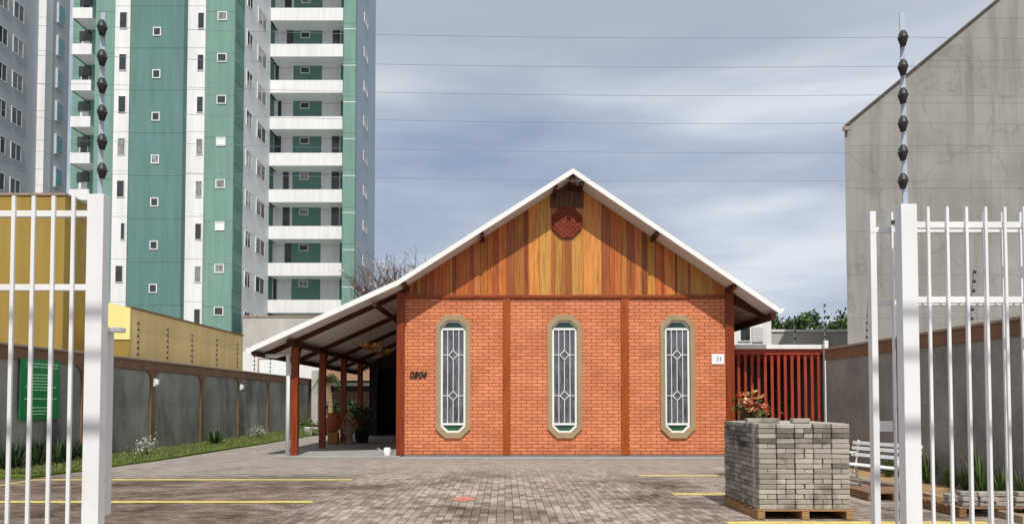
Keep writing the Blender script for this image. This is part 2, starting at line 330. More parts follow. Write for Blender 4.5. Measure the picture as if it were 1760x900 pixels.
# ------------------------------------------------------------------ mesh helpers
def wloc(o):
    v = Vector((0, 0, 0))
    while o is not None: v = v + o.location; o = o.parent
    return v
class MB:
    def __init__(s): s.bm = bmesh.new(); s.lay = {}
    def quad(s, *pts, smooth=False):
        f = s.bm.faces.new([s.bm.verts.new(p) for p in pts]); f.smooth = smooth; return f
    def box(s, x0, x1, y0, y1, z0, z1):
        v = [s.bm.verts.new((x, y, z)) for z in (z0, z1) for y in (y0, y1) for x in (x0, x1)]
        for q in ((0, 2, 3, 1), (4, 5, 7, 6), (0, 1, 5, 4), (2, 6, 7, 3), (0, 4, 6, 2), (1, 3, 7, 5)):
            s.bm.faces.new([v[i] for i in q])
        return s
    def obox(s, c, sx, sy, sz, rot=None):
        M_ = (rot or Matrix.Identity(3)); c = Vector(c)
        v = [s.bm.verts.new(c + M_ @ Vector((x * sx / 2, y * sy / 2, z * sz / 2))) for z in (-1, 1) for y in (-1, 1) for x in (-1, 1)]
        for q in ((0, 2, 3, 1), (4, 5, 7, 6), (0, 1, 5, 4), (2, 6, 7, 3), (0, 4, 6, 2), (1, 3, 7, 5)):
            s.bm.faces.new([v[i] for i in q])
        return s
    def bar(s, a, b, w, h, up=Vector((0, 0, 1))):
        a, b = Vector(a), Vector(b); d = (b - a); L = d.length; d.normalize()
        sd_ = d.cross(up)
        if sd_.length < 1e-4: sd_ = d.cross(Vector((0, 1, 0)))
        sd_.normalize(); u = sd_.cross(d)
        rot = Matrix((d, sd_, u)).transposed()
        return s.obox((a + b) / 2, L, w, h, rot)
    def prism(s, pts, vec):
        vec = Vector(vec); A = [s.bm.verts.new(p) for p in pts]; B = [s.bm.verts.new(Vector(p) + vec) for p in pts]
        n = len(A); s.bm.faces.new(A); s.bm.faces.new(B[::-1])
        for i in range(n): s.bm.faces.new([A[i], B[i], B[(i + 1) % n], A[(i + 1) % n]])
        return s
    def ring(s, outer, inner, vec):
        """a closed frame between two outlines with the same number of points, given thickness"""
        vec = Vector(vec); n = len(outer)
        O = [s.bm.verts.new(p) for p in outer]; I = [s.bm.verts.new(p) for p in inner]
        O2 = [s.bm.verts.new(Vector(p) + vec) for p in outer]; I2 = [s.bm.verts.new(Vector(p) + vec) for p in inner]
        for i in range(n):
            j = (i + 1) % n
            s.bm.faces.new([O[i], O[j], I[j], I[i]]); s.bm.faces.new([O2[j], O2[i], I2[i], I2[j]])
            s.bm.faces.new([O[j], O[i], O2[i], O2[j]]); s.bm.faces.new([I[i], I[j], I2[j], I2[i]])
        return s
    def tube(s, pts, r, n=8, cap=True):
        pts = [Vector(p) for p in pts]; rs = r if isinstance(r, (list, tuple)) else [r] * len(pts); prev = None; rings = []
        for i, p in enumerate(pts):
            d = (pts[min(i + 1, len(pts) - 1)] - pts[max(i - 1, 0)]).normalized()
            if prev is None:
                a = d.cross(Vector((0, 0, 1)))
                if a.length < 0.05: a = d.cross(Vector((0, 1, 0)))
            else: a = prev - d * prev.dot(d)
            a.normalize(); prev = a; b = d.cross(a)
            rings.append([s.bm.verts.new(p + (a * math.cos(t) + b * math.sin(t)) * rs[i]) for t in [2 * math.pi * k / n for k in range(n)]])
        for A, B in zip(rings, rings[1:]):
            for k in range(n):
                f = s.bm.faces.new([A[k], A[(k + 1) % n], B[(k + 1) % n], B[k]]); f.smooth = n > 4
        if cap:
            s.bm.faces.new(rings[0][::-1]); s.bm.faces.new(rings[-1])
        return s
    def lathe(s, c, prof, n=16, axis='Z'):
        c = Vector(c); rings = []
        for r, z in prof:
            ring = []
            for k in range(n):
                t = 2 * math.pi * k / n; v = Vector((r * math.cos(t), r * math.sin(t), z))
                if axis == 'Y': v = Vector((v.x, v.z, v.y))
                ring.append(s.bm.verts.new(c + v))
            rings.append(ring)
        for A, B in zip(rings, rings[1:]):
            for k in range(n):
                f = s.bm.faces.new([A[k], A[(k + 1) % n], B[(k + 1) % n], B[k]]); f.smooth = True
        s.bm.faces.new(rings[0][::-1]); s.bm.faces.new(rings[-1]); return s
    def leaf(s, c, size, val, d=None, ratio=0.5):
        lay = s.bm.loops.layers.float_color.get('leaf') or s.bm.loops.layers.float_color.new('leaf')
        c = Vector(c)
        d = Vector(d).normalized() if d is not None else Vector((random.gauss(0, 1), random.gauss(0, 1), random.gauss(0, 1))).normalized()
        a = d.cross(Vector((random.gauss(0, 1), random.gauss(0, 1), random.gauss(0, 1)))).normalized()
        u = d * size / 2; w = a * size * ratio / 2
        f = s.bm.faces.new([s.bm.verts.new(c - u), s.bm.verts.new(c + w), s.bm.verts.new(c + u), s.bm.verts.new(c - w)])
        for l in f.loops: l[lay] = (val, val, val, 1)
    def blade(s, base, tip, w, val, bend=None):
        lay = s.bm.loops.layers.float_color.get('leaf') or s.bm.loops.layers.float_color.new('leaf')
        base, tip = Vector(base), Vector(tip); d = tip - base
        sd_ = Vector((d.y, -d.x, 0)); sd_ = sd_ if sd_.length > 1e-4 else Vector((random.gauss(0, 1), random.gauss(0, 1), 0)); sd_ = sd_.normalized() * w / 2
        midp = base + d * 0.55 + (Vector(bend) if bend is not None else Vector((0, 0, d.length * 0.08)))
        a, b_, c_, d_, t_ = [s.bm.verts.new(v) for v in (base - sd_ * 0.6, base + sd_ * 0.6, midp + sd_, midp - sd_, tip)]
        for q in ([a, b_, c_, d_], [d_, c_, t_]):
            f = s.bm.faces.new(q)
            for l in f.loops: l[lay] = (val, val, val, 1)
    def build(s, name, mat, parent=None, bevel=0, recalc=True):
        if recalc: bmesh.ops.recalc_face_normals(s.bm, faces=s.bm.faces[:])
        if bevel: bmesh.ops.bevel(s.bm, geom=s.bm.edges[:], offset=bevel, segments=2, affect='EDGES', profile=0.5)
        xs = [v.co for v in s.bm.verts]
        lo = Vector((min(v.x for v in xs), min(v.y for v in xs), min(v.z for v in xs))); hi = Vector((max(v.x for v in xs), max(v.y for v in xs), max(v.z for v in xs)))
        org = Vector(((lo.x + hi.x) / 2, (lo.y + hi.y) / 2, lo.z))
        for v in s.bm.verts: v.co -= org
        me = bpy.data.meshes.new(name); s.bm.to_mesh(me); s.bm.free()
        me.materials.append(mat); o = bpy.data.objects.new(name, me); COL.objects.link(o)
        if parent is not None: o.parent = parent; o.location = org - wloc(parent)
        else: o.location = org
        return o
def B(*a): return MB().box(*a)
def tag(o, label, cat, group=None, kind=None):
    o['label'] = label; o['category'] = cat
    if group: o['group'] = group
    if kind: o['kind'] = kind
    return o
def struct(o, label, cat=None):
    o['kind'] = 'structure'; o['label'] = label; o['category'] = cat or o.name.replace('_', ' '); return o
def thing(name, loc, label, cat, group=None):
    o = bpy.data.objects.new(name, None); COL.objects.link(o); o.location = loc; o.empty_display_size = 0.2
    return tag(o, label, cat, group)
def copy_tree(o, parent=None):
    c = o.copy(); COL.objects.link(c)
    if parent is not None: c.parent = parent
    for ch in list(o.children): copy_tree(ch, c)
    return c
ORD = ['nearest', 'second', 'third', 'fourth', 'fifth', 'sixth', 'seventh', 'eighth', 'ninth', 'tenth', 'eleventh', 'twelfth']

# ------------------------------------------------------------------ ground
g = MB(); g.quad((-400, -60, 0), (400, -60, 0), (400, 900, 0), (-400, 900, 0))
struct(g.build('ground', M['ground']), 'grey brown concrete block paving of the forecourt', 'ground')
WL, WR = -11.6, 8.25          # inner faces of the two boundary walls
lawn = MB()
lawn.prism([(WL, 14.5, 0.004), (-9.9, 14.5, 0.004), (-9.35, 19, 0.004), (-9.1, 26, 0.004), (-8.9, 40, 0.004), (WL, 40, 0.004)], (0, 0, 0.05))
struct(lawn.build('lawn', M['lawn']), 'narrow lawn strip along the left boundary wall', 'lawn')
bed = MB(); bed.prism([(6.9, 9.2, 0.004), (WR, 9.2, 0.004), (WR, 18.2, 0.004), (7.3, 18.2, 0.004)], (0, 0, 0.05))
struct(bed.build('planting_bed', M['soil']), 'bare soil bed along the right boundary wall', 'planting bed')
struct(MB().prism([(6.78, 9.2, 0), (6.9, 9.2, 0), (7.3, 18.2, 0), (7.18, 18.2, 0)], (0, 0, 0.1)).build('bed_kerb', M['kerb']), 'low kerb edging the soil bed', 'kerb')
def grass_patch(name, n, sampler, hmin, hmax, label):
    m = MB()
    for i in range(n):
        x, y = sampler(); h = random.uniform(hmin, hmax)
        m.blade((x, y, 0.05), (x + random.gauss(0, .03), y + random.gauss(0, .03), 0.05 + h), 0.014, random.random())
    o = m.build(name, M['leaf_grass'], recalc=False); tag(o, label, 'grass', kind='stuff'); return o
def lawn_pt():
    y = 15 + 24 * random.random() ** 1.6
    xr = -9.9 + (y - 14.5) * 0.11 if y < 19 else -9.35 + (y - 19) * 0.02
    return random.uniform(WL + 0.05, xr - 0.02 + random.gauss(0, .05)), y
grass_patch('grass', 14000, lawn_pt, 0.03, 0.09, 'short green grass growing on the strip by the left wall')

# porch floor and the strip in front of the house
HY = 20.0
xl = P(690, 600, HY).x; xr = P(1255, 600, HY).x
struct(B(-6.55, xl, 19.75, 33, 0.0, 0.06).build('porch_floor', M['slab'], bevel=0.01), 'pale grey cement floor under the porch roof', 'porch floor')
struct(B(xl + 0.004, xr + 0.4, 19.35, 19.97, 0.0, 0.035).build('path', M['slab'], bevel=0.008), 'pale cement strip along the foot of the brick front', 'path')
# painted parking lines: one object per line
def line(px0, px1, py, label, z=0.004):
    a = G(px0, py); b = G(px1, py); y = a.y
    m = MB(); m.prism([(a.x, y - .09, z), (b.x, y - .09, z), (b.x, y + .09, z), (a.x, y + .09, z)], (0, 0, .002))
    return struct(m.build('parking_line', M['yellowline']), label, 'parking line')
line(65, 606, 824, 'yellow parking line on the left, the far one')
line(-150, 538, 862, 'yellow parking line on the left, the near one')
line(1098, 1540, 817, 'yellow parking line on the right, the far one')
line(1156, 1560, 848.5, 'yellow parking line on the right, the middle one')
line(1250, 1700, 898, 'yellow parking line on the right passing the pallet')
a = G(65, 824); m = MB(); m.prism([(a.x - .1, a.y + .06, .004), (a.x, a.y + .06, .004), (a.x, 9, .004), (a.x - .1, 9, .004)], (0, 0, .002))
struct(m.build('parking_line', M['yellowline']), 'yellow parking line running towards the gate along the lawn', 'parking line')
m = MB(); c = G(797, 857)
pts = []
for k in range(14):
    t = 2 * math.pi * k / 14; pts.append((c.x + .2 * math.cos(t) * random.uniform(.7, 1.1), c.y + .25 * math.sin(t) * random.uniform(.6, 1.1), .004))
m.prism(pts, (0, 0, .002)); struct(m.build('paint_stain', M['redmark']), 'faded red paint stain on the paving', 'paint stain')

# ------------------------------------------------------------------ the brick house
house = thing('brick_house', ((xl + xr) / 2, HY, 0), 'orange brick house with boarded timber gable, white roof edge and side porch', 'house')
zb = P(900, 509, HY).z               # top of the brickwork
OV = 0.8; RY = HY - OV               # roof front edge
ap_o = P(985, 290, RY); re_o = P(1338, 529, RY); lb_o = P(683, 482, RY); le_o = P(431, 596, RY)
RT = 0.13                             # depth of the roof edge
BACK = 33.0
def roof_z(x):                         # underside of the roof at x
    pts = [le_o, lb_o, ap_o, re_o]
    for a, b in zip(pts, pts[1:]):
        if x <= b.x or b is re_o:
            return a.z + (b.z - a.z) * (x - a.x) / (b.x - a.x) - RT
def octagon(cx, cz, w, h, ch, y):
    return [Vector((cx + sx, y, cz + sz)) for sx, sz in ((-w / 2, -h / 2 + ch), (-w / 2 + ch, -h / 2), (w / 2 - ch, -h / 2), (w / 2, -h / 2 + ch), (w / 2, h / 2 - ch), (w / 2 - ch, h / 2), (-w / 2 + ch, h / 2), (-w / 2, h / 2 - ch))]
WIN = []
for pc in (779, 970, 1163.5):
    a = P(pc, 541, HY); b = P(pc, 752.5, HY); WIN.append((a.x, (a.z + b.z) / 2, a.z - b.z))
WW, WCH = 1.0, 0.27
mull = [P(864, 600, HY).x, P(877, 600, HY).x, P(1067, 600, HY).x, P(1080, 600, HY).x]
# front wall with three eight-sided openings
m = MB(); cuts = [xl, (mull[0] + mull[1]) / 2, (mull[2] + mull[3]) / 2, xr]
for i, (cx, cz, wh) in enumerate(WIN):
    io = octagon(cx, cz, WW - .26, wh - .3, WCH - .07, HY)
    x0, x1 = cuts[i], cuts[i + 1]
    outer = [Vector((x0, HY, io[0].z)), Vector((io[1].x, HY, 0.08)), Vector((io[2].x, HY, 0.08)), Vector((x1, HY, io[3].z)), Vector((x1, HY, io[4].z)), Vector((io[5].x, HY, zb)), Vector((io[6].x, HY, zb)), Vector((x0, HY, io[7].z))]
    cor = [Vector((x0, HY, 0.08)), Vector((x1, HY, 0.08)), Vector((x1, HY, zb)), Vector((x0, HY, zb))]
    V = lambda p: m.bm.verts.new(p)
    O = [V(p) for p in outer]; I = [V(p) for p in io]; I2 = [V(p + Vector((0, .22, 0))) for p in io]; C = [V(p) for p in cor]
    for k in range(8):
        j = (k + 1) % 8
        m.bm.faces.new([O[k], O[j], I[j], I[k]]); m.bm.faces.new([I[k], I[j], I2[j], I2[k]])
    for ck, (p, q) in zip(C, ((0, 1), (2, 3), (4, 5), (6, 7))): m.bm.faces.new([ck, O[p], O[q]])
m.bm.normal_update()
# side and back walls
for q in ([(xl, HY, .08), (xl, BACK, .08), (xl, BACK, zb), (xl, HY, zb)], [(xr, HY, .08), (xr, BACK, .08), (xr, BACK, zb), (xr, HY, zb)], [(xl, BACK, .08), (xr, BACK, .08), (xr, BACK, zb), (xl, BACK, zb)]): m.quad(*q)
m.build('brick_wall', M['brick'], house)
B(xl - .03, xr + .03, HY - .03, HY + .2, 0.0, 0.08).build('plinth', M['plinth'], house)
# timber posts and beams of the front
pw = P(697, 600, HY).x - xl
for (x0, x1, z1, mk, pr) in ((P(682, 600, HY).x, P(696, 600, HY).x, zb + .1, 'timber', .07), (mull[0], mull[1], zb - .06, 'timber_light', .045), (mull[2], mull[3], zb - .06, 'timber_light', .045), (P(1247, 600, HY).x, P(1261, 600, HY).x, roof_z(6.4) - .05, 'timber', .07)):
    B(x0, x1, HY - pr, HY - .002, 0.083, z1).build('timber_post', M[mk], house, bevel=.006)
B(P(697, 600, HY).x, P(1246, 600, HY).x, HY - .06, HY - .003, zb - .058, zb + .04).build('timber_beam', M['timber_beam'], house, bevel=.005)
# boarded gable: one mesh, a colour per board
m = MB(); lay = m.bm.loops.layers.float_color.new('plank')
LT, MD, DK, RD, OR = (222, 160, 80), (196, 116, 54), (150, 78, 42), (174, 94, 50), (210, 136, 66)
fixed = [(697, 704, DK), (704, 711, MD), (711, 716, DK), (716, 724, MD), (724, 733, RD), (733, 746, RD), (746, 760, MD), (760, 773, MD), (773, 778, OR), (778, 784, DK), (784, 808, MD), (808, 814, RD), (814, 826, OR), (826, 838, MD), (838, 848, MD), (848, 857, RD), (857, 871, OR), (871, 884, RD), (884, 902, MD), (902, 908, DK), (908, 927, LT), (927, 948, LT), (948, 953, MD), (953, 966, OR), (966, 972, MD), (972, 982, RD), (982, 1002, LT), (1002, 1034, LT), (1034, 1048, RD), (1048, 1056, MD), (1056, 1068, MD), (1068, 1077, OR), (1077, 1090, RD), (1090, 1103, OR), (1103, 1112, DK), (1112, 1126, OR), (1126, 1136, MD), (1136, 1141, RD), (1141, 1160, OR), (1160, 1163, DK), (1163, 1182, OR), (1182, 1186, RD), (1186, 1212, OR), (1212, 1228, OR), (1228, 1246, MD)]
for i, (a, b, c) in enumerate(fixed):
    x0 = P(a, 450, HY).x + .004; x1 = P(b, 450, HY).x - .004; c = tuple(v * random.uniform(.93, 1.07) for v in c); cl = lin(*c, .86) + (1,)
    n0 = len(m.bm.faces); dy = random.uniform(0, .012)
    ap = ap_o.x
    top = [(x0, HY - .025 - dy, roof_z(x0) - .005), (x1, HY - .025 - dy, roof_z(x1) - .005)]
    if x0 < ap < x1: top.insert(1, (ap, HY - .025 - dy, roof_z(ap) - .005))
    m.prism([(x1, HY - .025 - dy, zb + .041), (x0, HY - .025 - dy, zb + .041)] + top, (0, .08, 0))
    m.bm.faces.ensure_lookup_table()
    for f in m.bm.faces[n0:]:
        for l in f.loops: l[lay] = cl
m.build('gable_boards', M['plank'], house)
# closing sheet behind the boards
m = MB(); m.prism([(xl, HY + .06, zb), (xr, HY + .06, zb), (xr, HY + .06, roof_z(xr) - .02), (ap_o.x, HY + .06, roof_z(ap_o.x) - .02), (xl, HY + .06, roof_z(xl) - .02)], (0, .1, 0)); m.build('gable_backing', M['dark_wood'], house)
# eight-sided brick rosette below the ridge
rc = P(974, 383, HY); m = MB(); rr = .47
m.prism([(rc.x + rr * math.cos(R(22.5 + 45 * k)), HY - .1, rc.z + rr * math.sin(R(22.5 + 45 * k))) for k in range(8)], (0, .055, 0)); m.build('brick_rosette', M['brick_vent'], house, bevel=.008)
# roof
m = MB(); up = Vector((0, 0, RT)); L3 = BACK + .8 - RY
prof = [le_o, lb_o, ap_o, re_o]
for a, b in zip(prof, prof[1:]):
    a0, b0 = a - up, b - up
    m.prism([a0 + Vector((0, .03, 0)), b0 + Vector((0, .03, 0)), b - Vector((0, -.03, .035)), a - Vector((0, -.03, .035))], (0, L3, 0))
m.build('roof', M['soffit'], house)
m = MB(); N_ = 46
for a, b in zip(prof, prof[1:]):
    m.prism([a + Vector((0, .03, -.032)), b + Vector((0, .03, -.032)), b + Vector((0, .03, .005)), a + Vector((0, .03, .005))], (0, L3, 0))
m.build('roof_sheets', M['fascia'], house)
m = MB()
def strip(a, b, d0, d1, y0, y1): m.prism([a + Vector((0, y0, -d1)), b + Vector((0, y0, -d1)), b + Vector((0, y0, d0)), a + Vector((0, y0, d0))], (0, y1 - y0, 0))
for a, b in zip(prof, prof[1:]): strip(a, b, .012, RT + .01, -.02, .027)
m.build('bargeboard', M['fascia'], house)
# gutters
m = MB(); m.prism([(re_o.x + .01, RY + .03, re_o.z - .16), (re_o.x + .16, RY + .03, re_o.z - .08), (re_o.x + .18, RY + .03, re_o.z + .0), (re_o.x + .01, RY + .03, re_o.z - .02)], (0, L3, 0)); m.build('gutter', M['fascia'], house)
m = MB(); m.prism([(le_o.x - .01, RY + .03, le_o.z - .2), (le_o.x - .14, RY + .03, le_o.z - .15), (le_o.x - .16, RY + .03, le_o.z - .03), (le_o.x - .01, RY + .03, le_o.z - .02)], (0, L3, 0)); m.build('gutter', M['fascia'], house)
# purlins that show under the front overhang
for px, py in ((829, 403), (1129, 408), (956, 318), (1000, 318), (1262, 494), (694, 484)):
    q = P(px, py, RY + .1); z = roof_z(q.x)
    B(q.x - .045, q.x + .045, RY + .04, HY - .03, z - .14, z - .004).build('purlin', M['rafter'], house)
q = ap_o; B(q.x - .06, q.x + .06, RY + .04, HY - .03, roof_z(q.x) - .26, roof_z(q.x) - .03).build('ridge_beam', M['rafter'], house)
# dark boarded panel below the ridge
x0, x1, zp = P(945, 357, HY).x, P(1003, 357, HY).x, P(970, 358, HY).z
m = MB(); n_ = 7
for k in range(n_):
    xa_ = x0 + (x1 - x0) * k / n_ + .006; xb_ = x0 + (x1 - x0) * (k + 1) / n_ - .006; yy = HY - .07 - random.uniform(0, .015)
    top = [(xa_, yy, roof_z(xa_) - .01), (xb_, yy, roof_z(xb_) - .01)]
    if xa_ < ap_o.x < xb_: top.insert(1, (ap_o.x, yy, roof_z(ap_o.x) - .01))
    m.prism([(xb_, yy, zp), (xa_, yy, zp)] + top, (0, .03, 0))
m.build('ridge_panel', M['dark_panel'], house)
# right eave: rafters and eave beam
for y in [HY + .02 + i * 2.6 for i in range(5)]:
    m = MB(); m.prism([(xr + .1, y, roof_z(xr + .1) - .004), (re_o.x - .05, y, roof_z(re_o.x - .05) - .004), (re_o.x - .05, y, roof_z(re_o.x - .05) - .12), (xr + .1, y, roof_z(xr + .1) - .30)], (0, .1, 0)); m.build('rafter', M['rafter'], house)
B(re_o.x - .18, re_o.x - .06, RY + .04, BACK, roof_z(re_o.x - .1) - .25, roof_z(re_o.x - .1) - .06).build('eave_beam', M['rafter'], house)
# windows
for i, (cx, cz, wh) in enumerate(WIN):
    m = MB(); m.ring(octagon(cx, cz, WW, wh, WCH, HY - .06), octagon(cx, cz, WW - .28, wh - .32, WCH - .08, HY - .06), (0, .2, 0))
    w = m.build('window', M['surround'], house, bevel=.006)
    ww, hh, ch = WW - .285, wh - .325, WCH - .085
    m = MB(); m.ring(octagon(cx, cz, ww, hh, ch, HY + .03), octagon(cx, cz, ww - .12, hh - .1, ch - .035, HY + .03), (0, .06, 0))
    zt = cz + hh / 2 - .24; zbm = cz - hh / 2 + .24
    for z in (zt, zbm): m.box(cx - ww / 2 + .03, cx + ww / 2 - .03, HY + .026, HY + .07, z - .03, z + .03)
    m.build('frame', M['winframe'], w)
    # leaded bars with two diamonds
    m = MB(); iw = ww - .12; t = .009; zs = (cz + .62, cz - .55)
    for fx in (-.27, 0, .27):
        x = cx + fx * iw
        if fx: m.box(x - t, x + t, HY + .035, HY + .06, zbm, zt)
        else:
            for (z0, z1) in ((zbm, zs[1] - .12), (zs[1] + .12, zs[0] - .12), (zs[0] + .12, zt)): m.box(x - t, x + t, HY + .035, HY + .06, z0, z1)
    for z in zs:
        for s_ in (-1, 1): m.box(cx + s_ * .13 if s_ > 0 else cx - iw / 2, cx + iw / 2 if s_ > 0 else cx - .13, HY + .037, HY + .058, z - t, z + t)
        D = .145
        m.ring([Vector((cx + dx * D, HY + .03, z + dz * D)) for dx, dz in ((-1, 0), (0, -1), (1, 0), (0, 1))], [Vector((cx + dx * (D - .028), HY + .03, z + dz * (D - .028))) for dx, dz in ((-1, 0), (0, -1), (1, 0), (0, 1))], (0, .03, 0))
    m.build('glazing_bars', M['winframe'], w)
    B(cx - ww / 2, cx + ww / 2, HY + .062, HY + .068, zbm, zt).build('pane', M['glass'], w)
    for z0, z1 in ((zt, cz + hh / 2), (cz - hh / 2, zbm)): B(cx - ww / 2 + .05, cx + ww / 2 - .05, HY + .072, HY + .078, z0, z1).build('green_pane', M['glass_green'], w)
# house number and plaque
def text_mesh(txt, size, extr, shear=0.0):
    cu = bpy.data.curves.new('lettering', 'FONT'); cu.body = txt; cu.size = size; cu.extrude = extr; cu.shear = shear; cu.resolution_u = 3; cu.offset = 0.006
    o = bpy.data.objects.new('lettering', cu); COL.objects.link(o)
    dg = bpy.context.evaluated_depsgraph_get(); dg.update(); me = bpy.data.meshes.new_from_object(o.evaluated_get(dg)); bpy.data.objects.remove(o); return me
a = P(703, 649.5, HY); b = P(733, 637, HY)
dw = (b.x - a.x) / 4
for i, ch in enumerate('0804'):
    me = text_mesh(ch, 0.285, 0.012, 0.3); me.transform(Matrix.Rotation(R(90), 4, 'X')); me.materials.append(M['digit']); me.name = 'digit'
    x0 = min(v.co.x for v in me.vertices); wd = max(v.co.x for v in me.vertices) - x0
    me.transform(Matrix.Scale(dw * 1.08 / wd, 4, Vector((1, 0, 0))))
    o = bpy.data.objects.new('digit', me); COL.objects.link(o); o.parent = house; o.location = Vector((a.x + i * dw, HY - .02, a.z)) - house.location
a = P(1223, 625.5, HY); b = P(1246, 608, HY)
pl = B(a.x, b.x - .03, HY - .025, HY - .002, a.z, b.z).build('plaque', M['winframe'], house, bevel=.004)
me = text_mesh('11', 0.16, 0.003); me.transform(Matrix.Rotation(R(90), 4, 'X')); me.materials.append(M['wire'])
o = bpy.data.objects.new('plaque_lettering', me); COL.objects.link(o); o.parent = pl; o.location = Vector(((a.x + b.x) / 2 - .06, HY - .03, (a.z + b.z) / 2 - .05)) - wloc(pl)

# porch: posts, beams, rafters, end wing
PY_ = [20.05, 23.1, 26.1, 29.1, 32.0]; PXc = P(504.5, 700, HY).x
zbeam = roof_z(PXc) - .22
for i, y in enumerate(PY_):
    B(PXc - .1, PXc + .1, y, y + .16, .06, zbeam).build('porch_post', M['timber'], house, bevel=.006)
    m = MB(); x0, x1 = le_o.x + .12, xl - .01
    m.prism([(x0, y + .03, roof_z(x0) - .15), (lb_o.x - .02, y + .03, roof_z(lb_o.x - .02) - .15), (lb_o.x - .02, y + .03, roof_z(lb_o.x - .02) - .004), (x0, y + .03, roof_z(x0) - .004)], (0, .1, 0)); m.build('rafter', M['rafter'], house)
    if i < 4:   # braces between post and beam
        m = MB(); m.bar((PXc, y + .1, zbeam - .5), (PXc, y + .6, zbeam), .07, .08); m.build('brace', M['rafter'], house)
B(PXc - .06, PXc + .06, RY + .3, BACK, zbeam, zbeam + .16).build('porch_beam', M['rafter'], house)
for x in (-3.62,): B(x - .05, x + .05, RY + .04, BACK, roof_z(x) - .28, roof_z(x) - .153).build('porch_purlin', M['rafter'], house)
B(le_o.x + .02, le_o.x + .14, RY + .06, BACK, roof_z(le_o.x) - .11, roof_z(le_o.x + .14) - .06).build('eave_beam', M['rafter'], house)
m = MB(); m.tube([(PXc - .165, 20.0, .02), (PXc - .165, 20.0, P(500, 609, 20.0).z), (PXc - .5, 20.0, le_o.z - .2), (le_o.x - .06, 20.0, le_o.z - .17)], .06, 10); m.build('downpipe', M['white_steel'], house)
wy = 31.5
wx0 = P(638, 700, wy).x
m = MB(); zt_ = P(650, 634, wy).z
m.box(wx0, wx0 + .25, wy, wy + .15, .06, roof_z(wx0) - .16); m.prism([(wx0 + .25, wy, zt_), (xl, wy, zt_), (xl, wy, roof_z(xl) - .02), (wx0 + .25, wy, roof_z(wx0 + .25) - .02)], (0, .15, 0))
m.build('wing_wall', M['dark_wood'], house)
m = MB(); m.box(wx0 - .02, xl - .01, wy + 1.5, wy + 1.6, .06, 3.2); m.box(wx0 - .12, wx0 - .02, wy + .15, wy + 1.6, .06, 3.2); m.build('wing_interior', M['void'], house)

# chandeliers hang under the porch
def chandelier(x, y, z, label):
    t = thing('chandelier', (x, y, z), label, 'chandelier', 'chandeliers under the porch')
    MB().lathe((x, y, z), [(.01, -.12), (.05, -.08), (.03, 0), (.06, .06), (.02, .14), (.012, .2), (.012, roof_z(x) - z)], 10).build('stem', M['brass'], t)
    for k in range(6):
        an = k * math.pi / 3 + .3; c, s_ = math.cos(an), math.sin(an)
        m = MB(); m.tube([(x + c * .04, y + s_ * .04, z), (x + c * .14, y + s_ * .14, z - .09), (x + c * .25, y + s_ * .25, z - .05), (x + c * .29, y + s_ * .29, z + .03)], .014, 6)
        ar = m.build('arm', M['brass'], t)
        MB().lathe((x + c * .29, y + s_ * .29, z + .03), [(.02, 0), (.07, .03), (.085, .11), (.06, .13)], 10).build('lamp_shade', M['lampglass'], ar)
q = P(636, 597, 24.2); chandelier(q.x, q.y, q.z, 'brass chandelier under the porch, the nearer and larger-looking of the two')
q = P(659, 606, 27.2); chandelier(q.x, q.y, q.z, 'brass chandelier under the porch, the farther one near the dark doorway')

# ------------------------------------------------------------------ plants
def clump(name, x, y, z, r, h, n, mat, size, label, cat='plant', stem=True, group=None, ratio=.5, shell=.35):
    t = thing(name, (x, y, z), label, cat, group)
    m = MB()
    lob = [Vector((random.gauss(0, r * .45), random.gauss(0, r * .45), random.uniform(.35, .9) * h)) for _ in range(7)]
    for i in range(n):
        c = random.choice(lob); d = Vector((random.gauss(0, 1), random.gauss(0, 1), random.gauss(0, .9)))
        p = c + d * r * shell
        if p.z < .02: p.z = .02
        m.leaf(Vector((x, y, z)) + p, size * random.uniform(.6, 1.3), random.random() ** 1.2, ratio=ratio)
    m.build('foliage', mat, t, recalc=False)
    if stem:
        m = MB()
        for c in lob[:4]: m.tube([(x, y, z), (x + c.x * .5, y + c.y * .5, z + c.z * .5), (x + c.x, y + c.y, z + c.z)], [.015, .011, .006], 5)
        m.build('stem', M['bark'], t)
    return t
def spiky(name, x, y, z, n, L, w, mat, label, spread=1.0, group=None, cat='plant'):
    m = MB()
    for i in range(n):
        an = random.uniform(0, 6.283); el = random.uniform(.25, 1.35); l = L * random.uniform(.7, 1.1)
        d = Vector((math.cos(an) * math.cos(el) * spread, math.sin(an) * math.cos(el) * spread, math.sin(el)))
        b = Vector((x, y, z)) + Vector((math.cos(an), math.sin(an), 0)) * .04
        m.blade(b, b + d * l, w, random.random(), Vector((0, 0, l * .12)))
    return tag(m.build(name, mat, recalc=False), label, cat, group)
q = G(252, 784); clump('pale_shrub', q.x, q.y, .05, .28, .5, 260, M['leaf_pale'], .07, 'small pale-leaved shrub on the lawn, the one nearer the gate', 'shrub')
q = G(446, 754); clump('pale_shrub', q.x, q.y, .05, .3, .5, 220, M['leaf_pale'], .08, 'small pale-leaved shrub on the lawn close to the porch', 'shrub')
q = G(370, 765); spiky('cycad', q.x, q.y, .05, 70, .65, .05, M['leaf_green'], 'dark green spiky cycad on the lawn beside the left wall')
for i, px in enumerate((8, 30, 60, 92, 120, 150)):
    Yp = 11.3 * F / (PX0 - px); 
    spiky('spiky_plant', -11.25 + random.uniform(-.1, .2), Yp, 0, 60, random.uniform(.7, 1.05), .035, M['leaf_dark'], '%s dark spiky plant along the left wall, counted from the gate' % ORD[i], .6, 'dark spiky plants along the left wall')
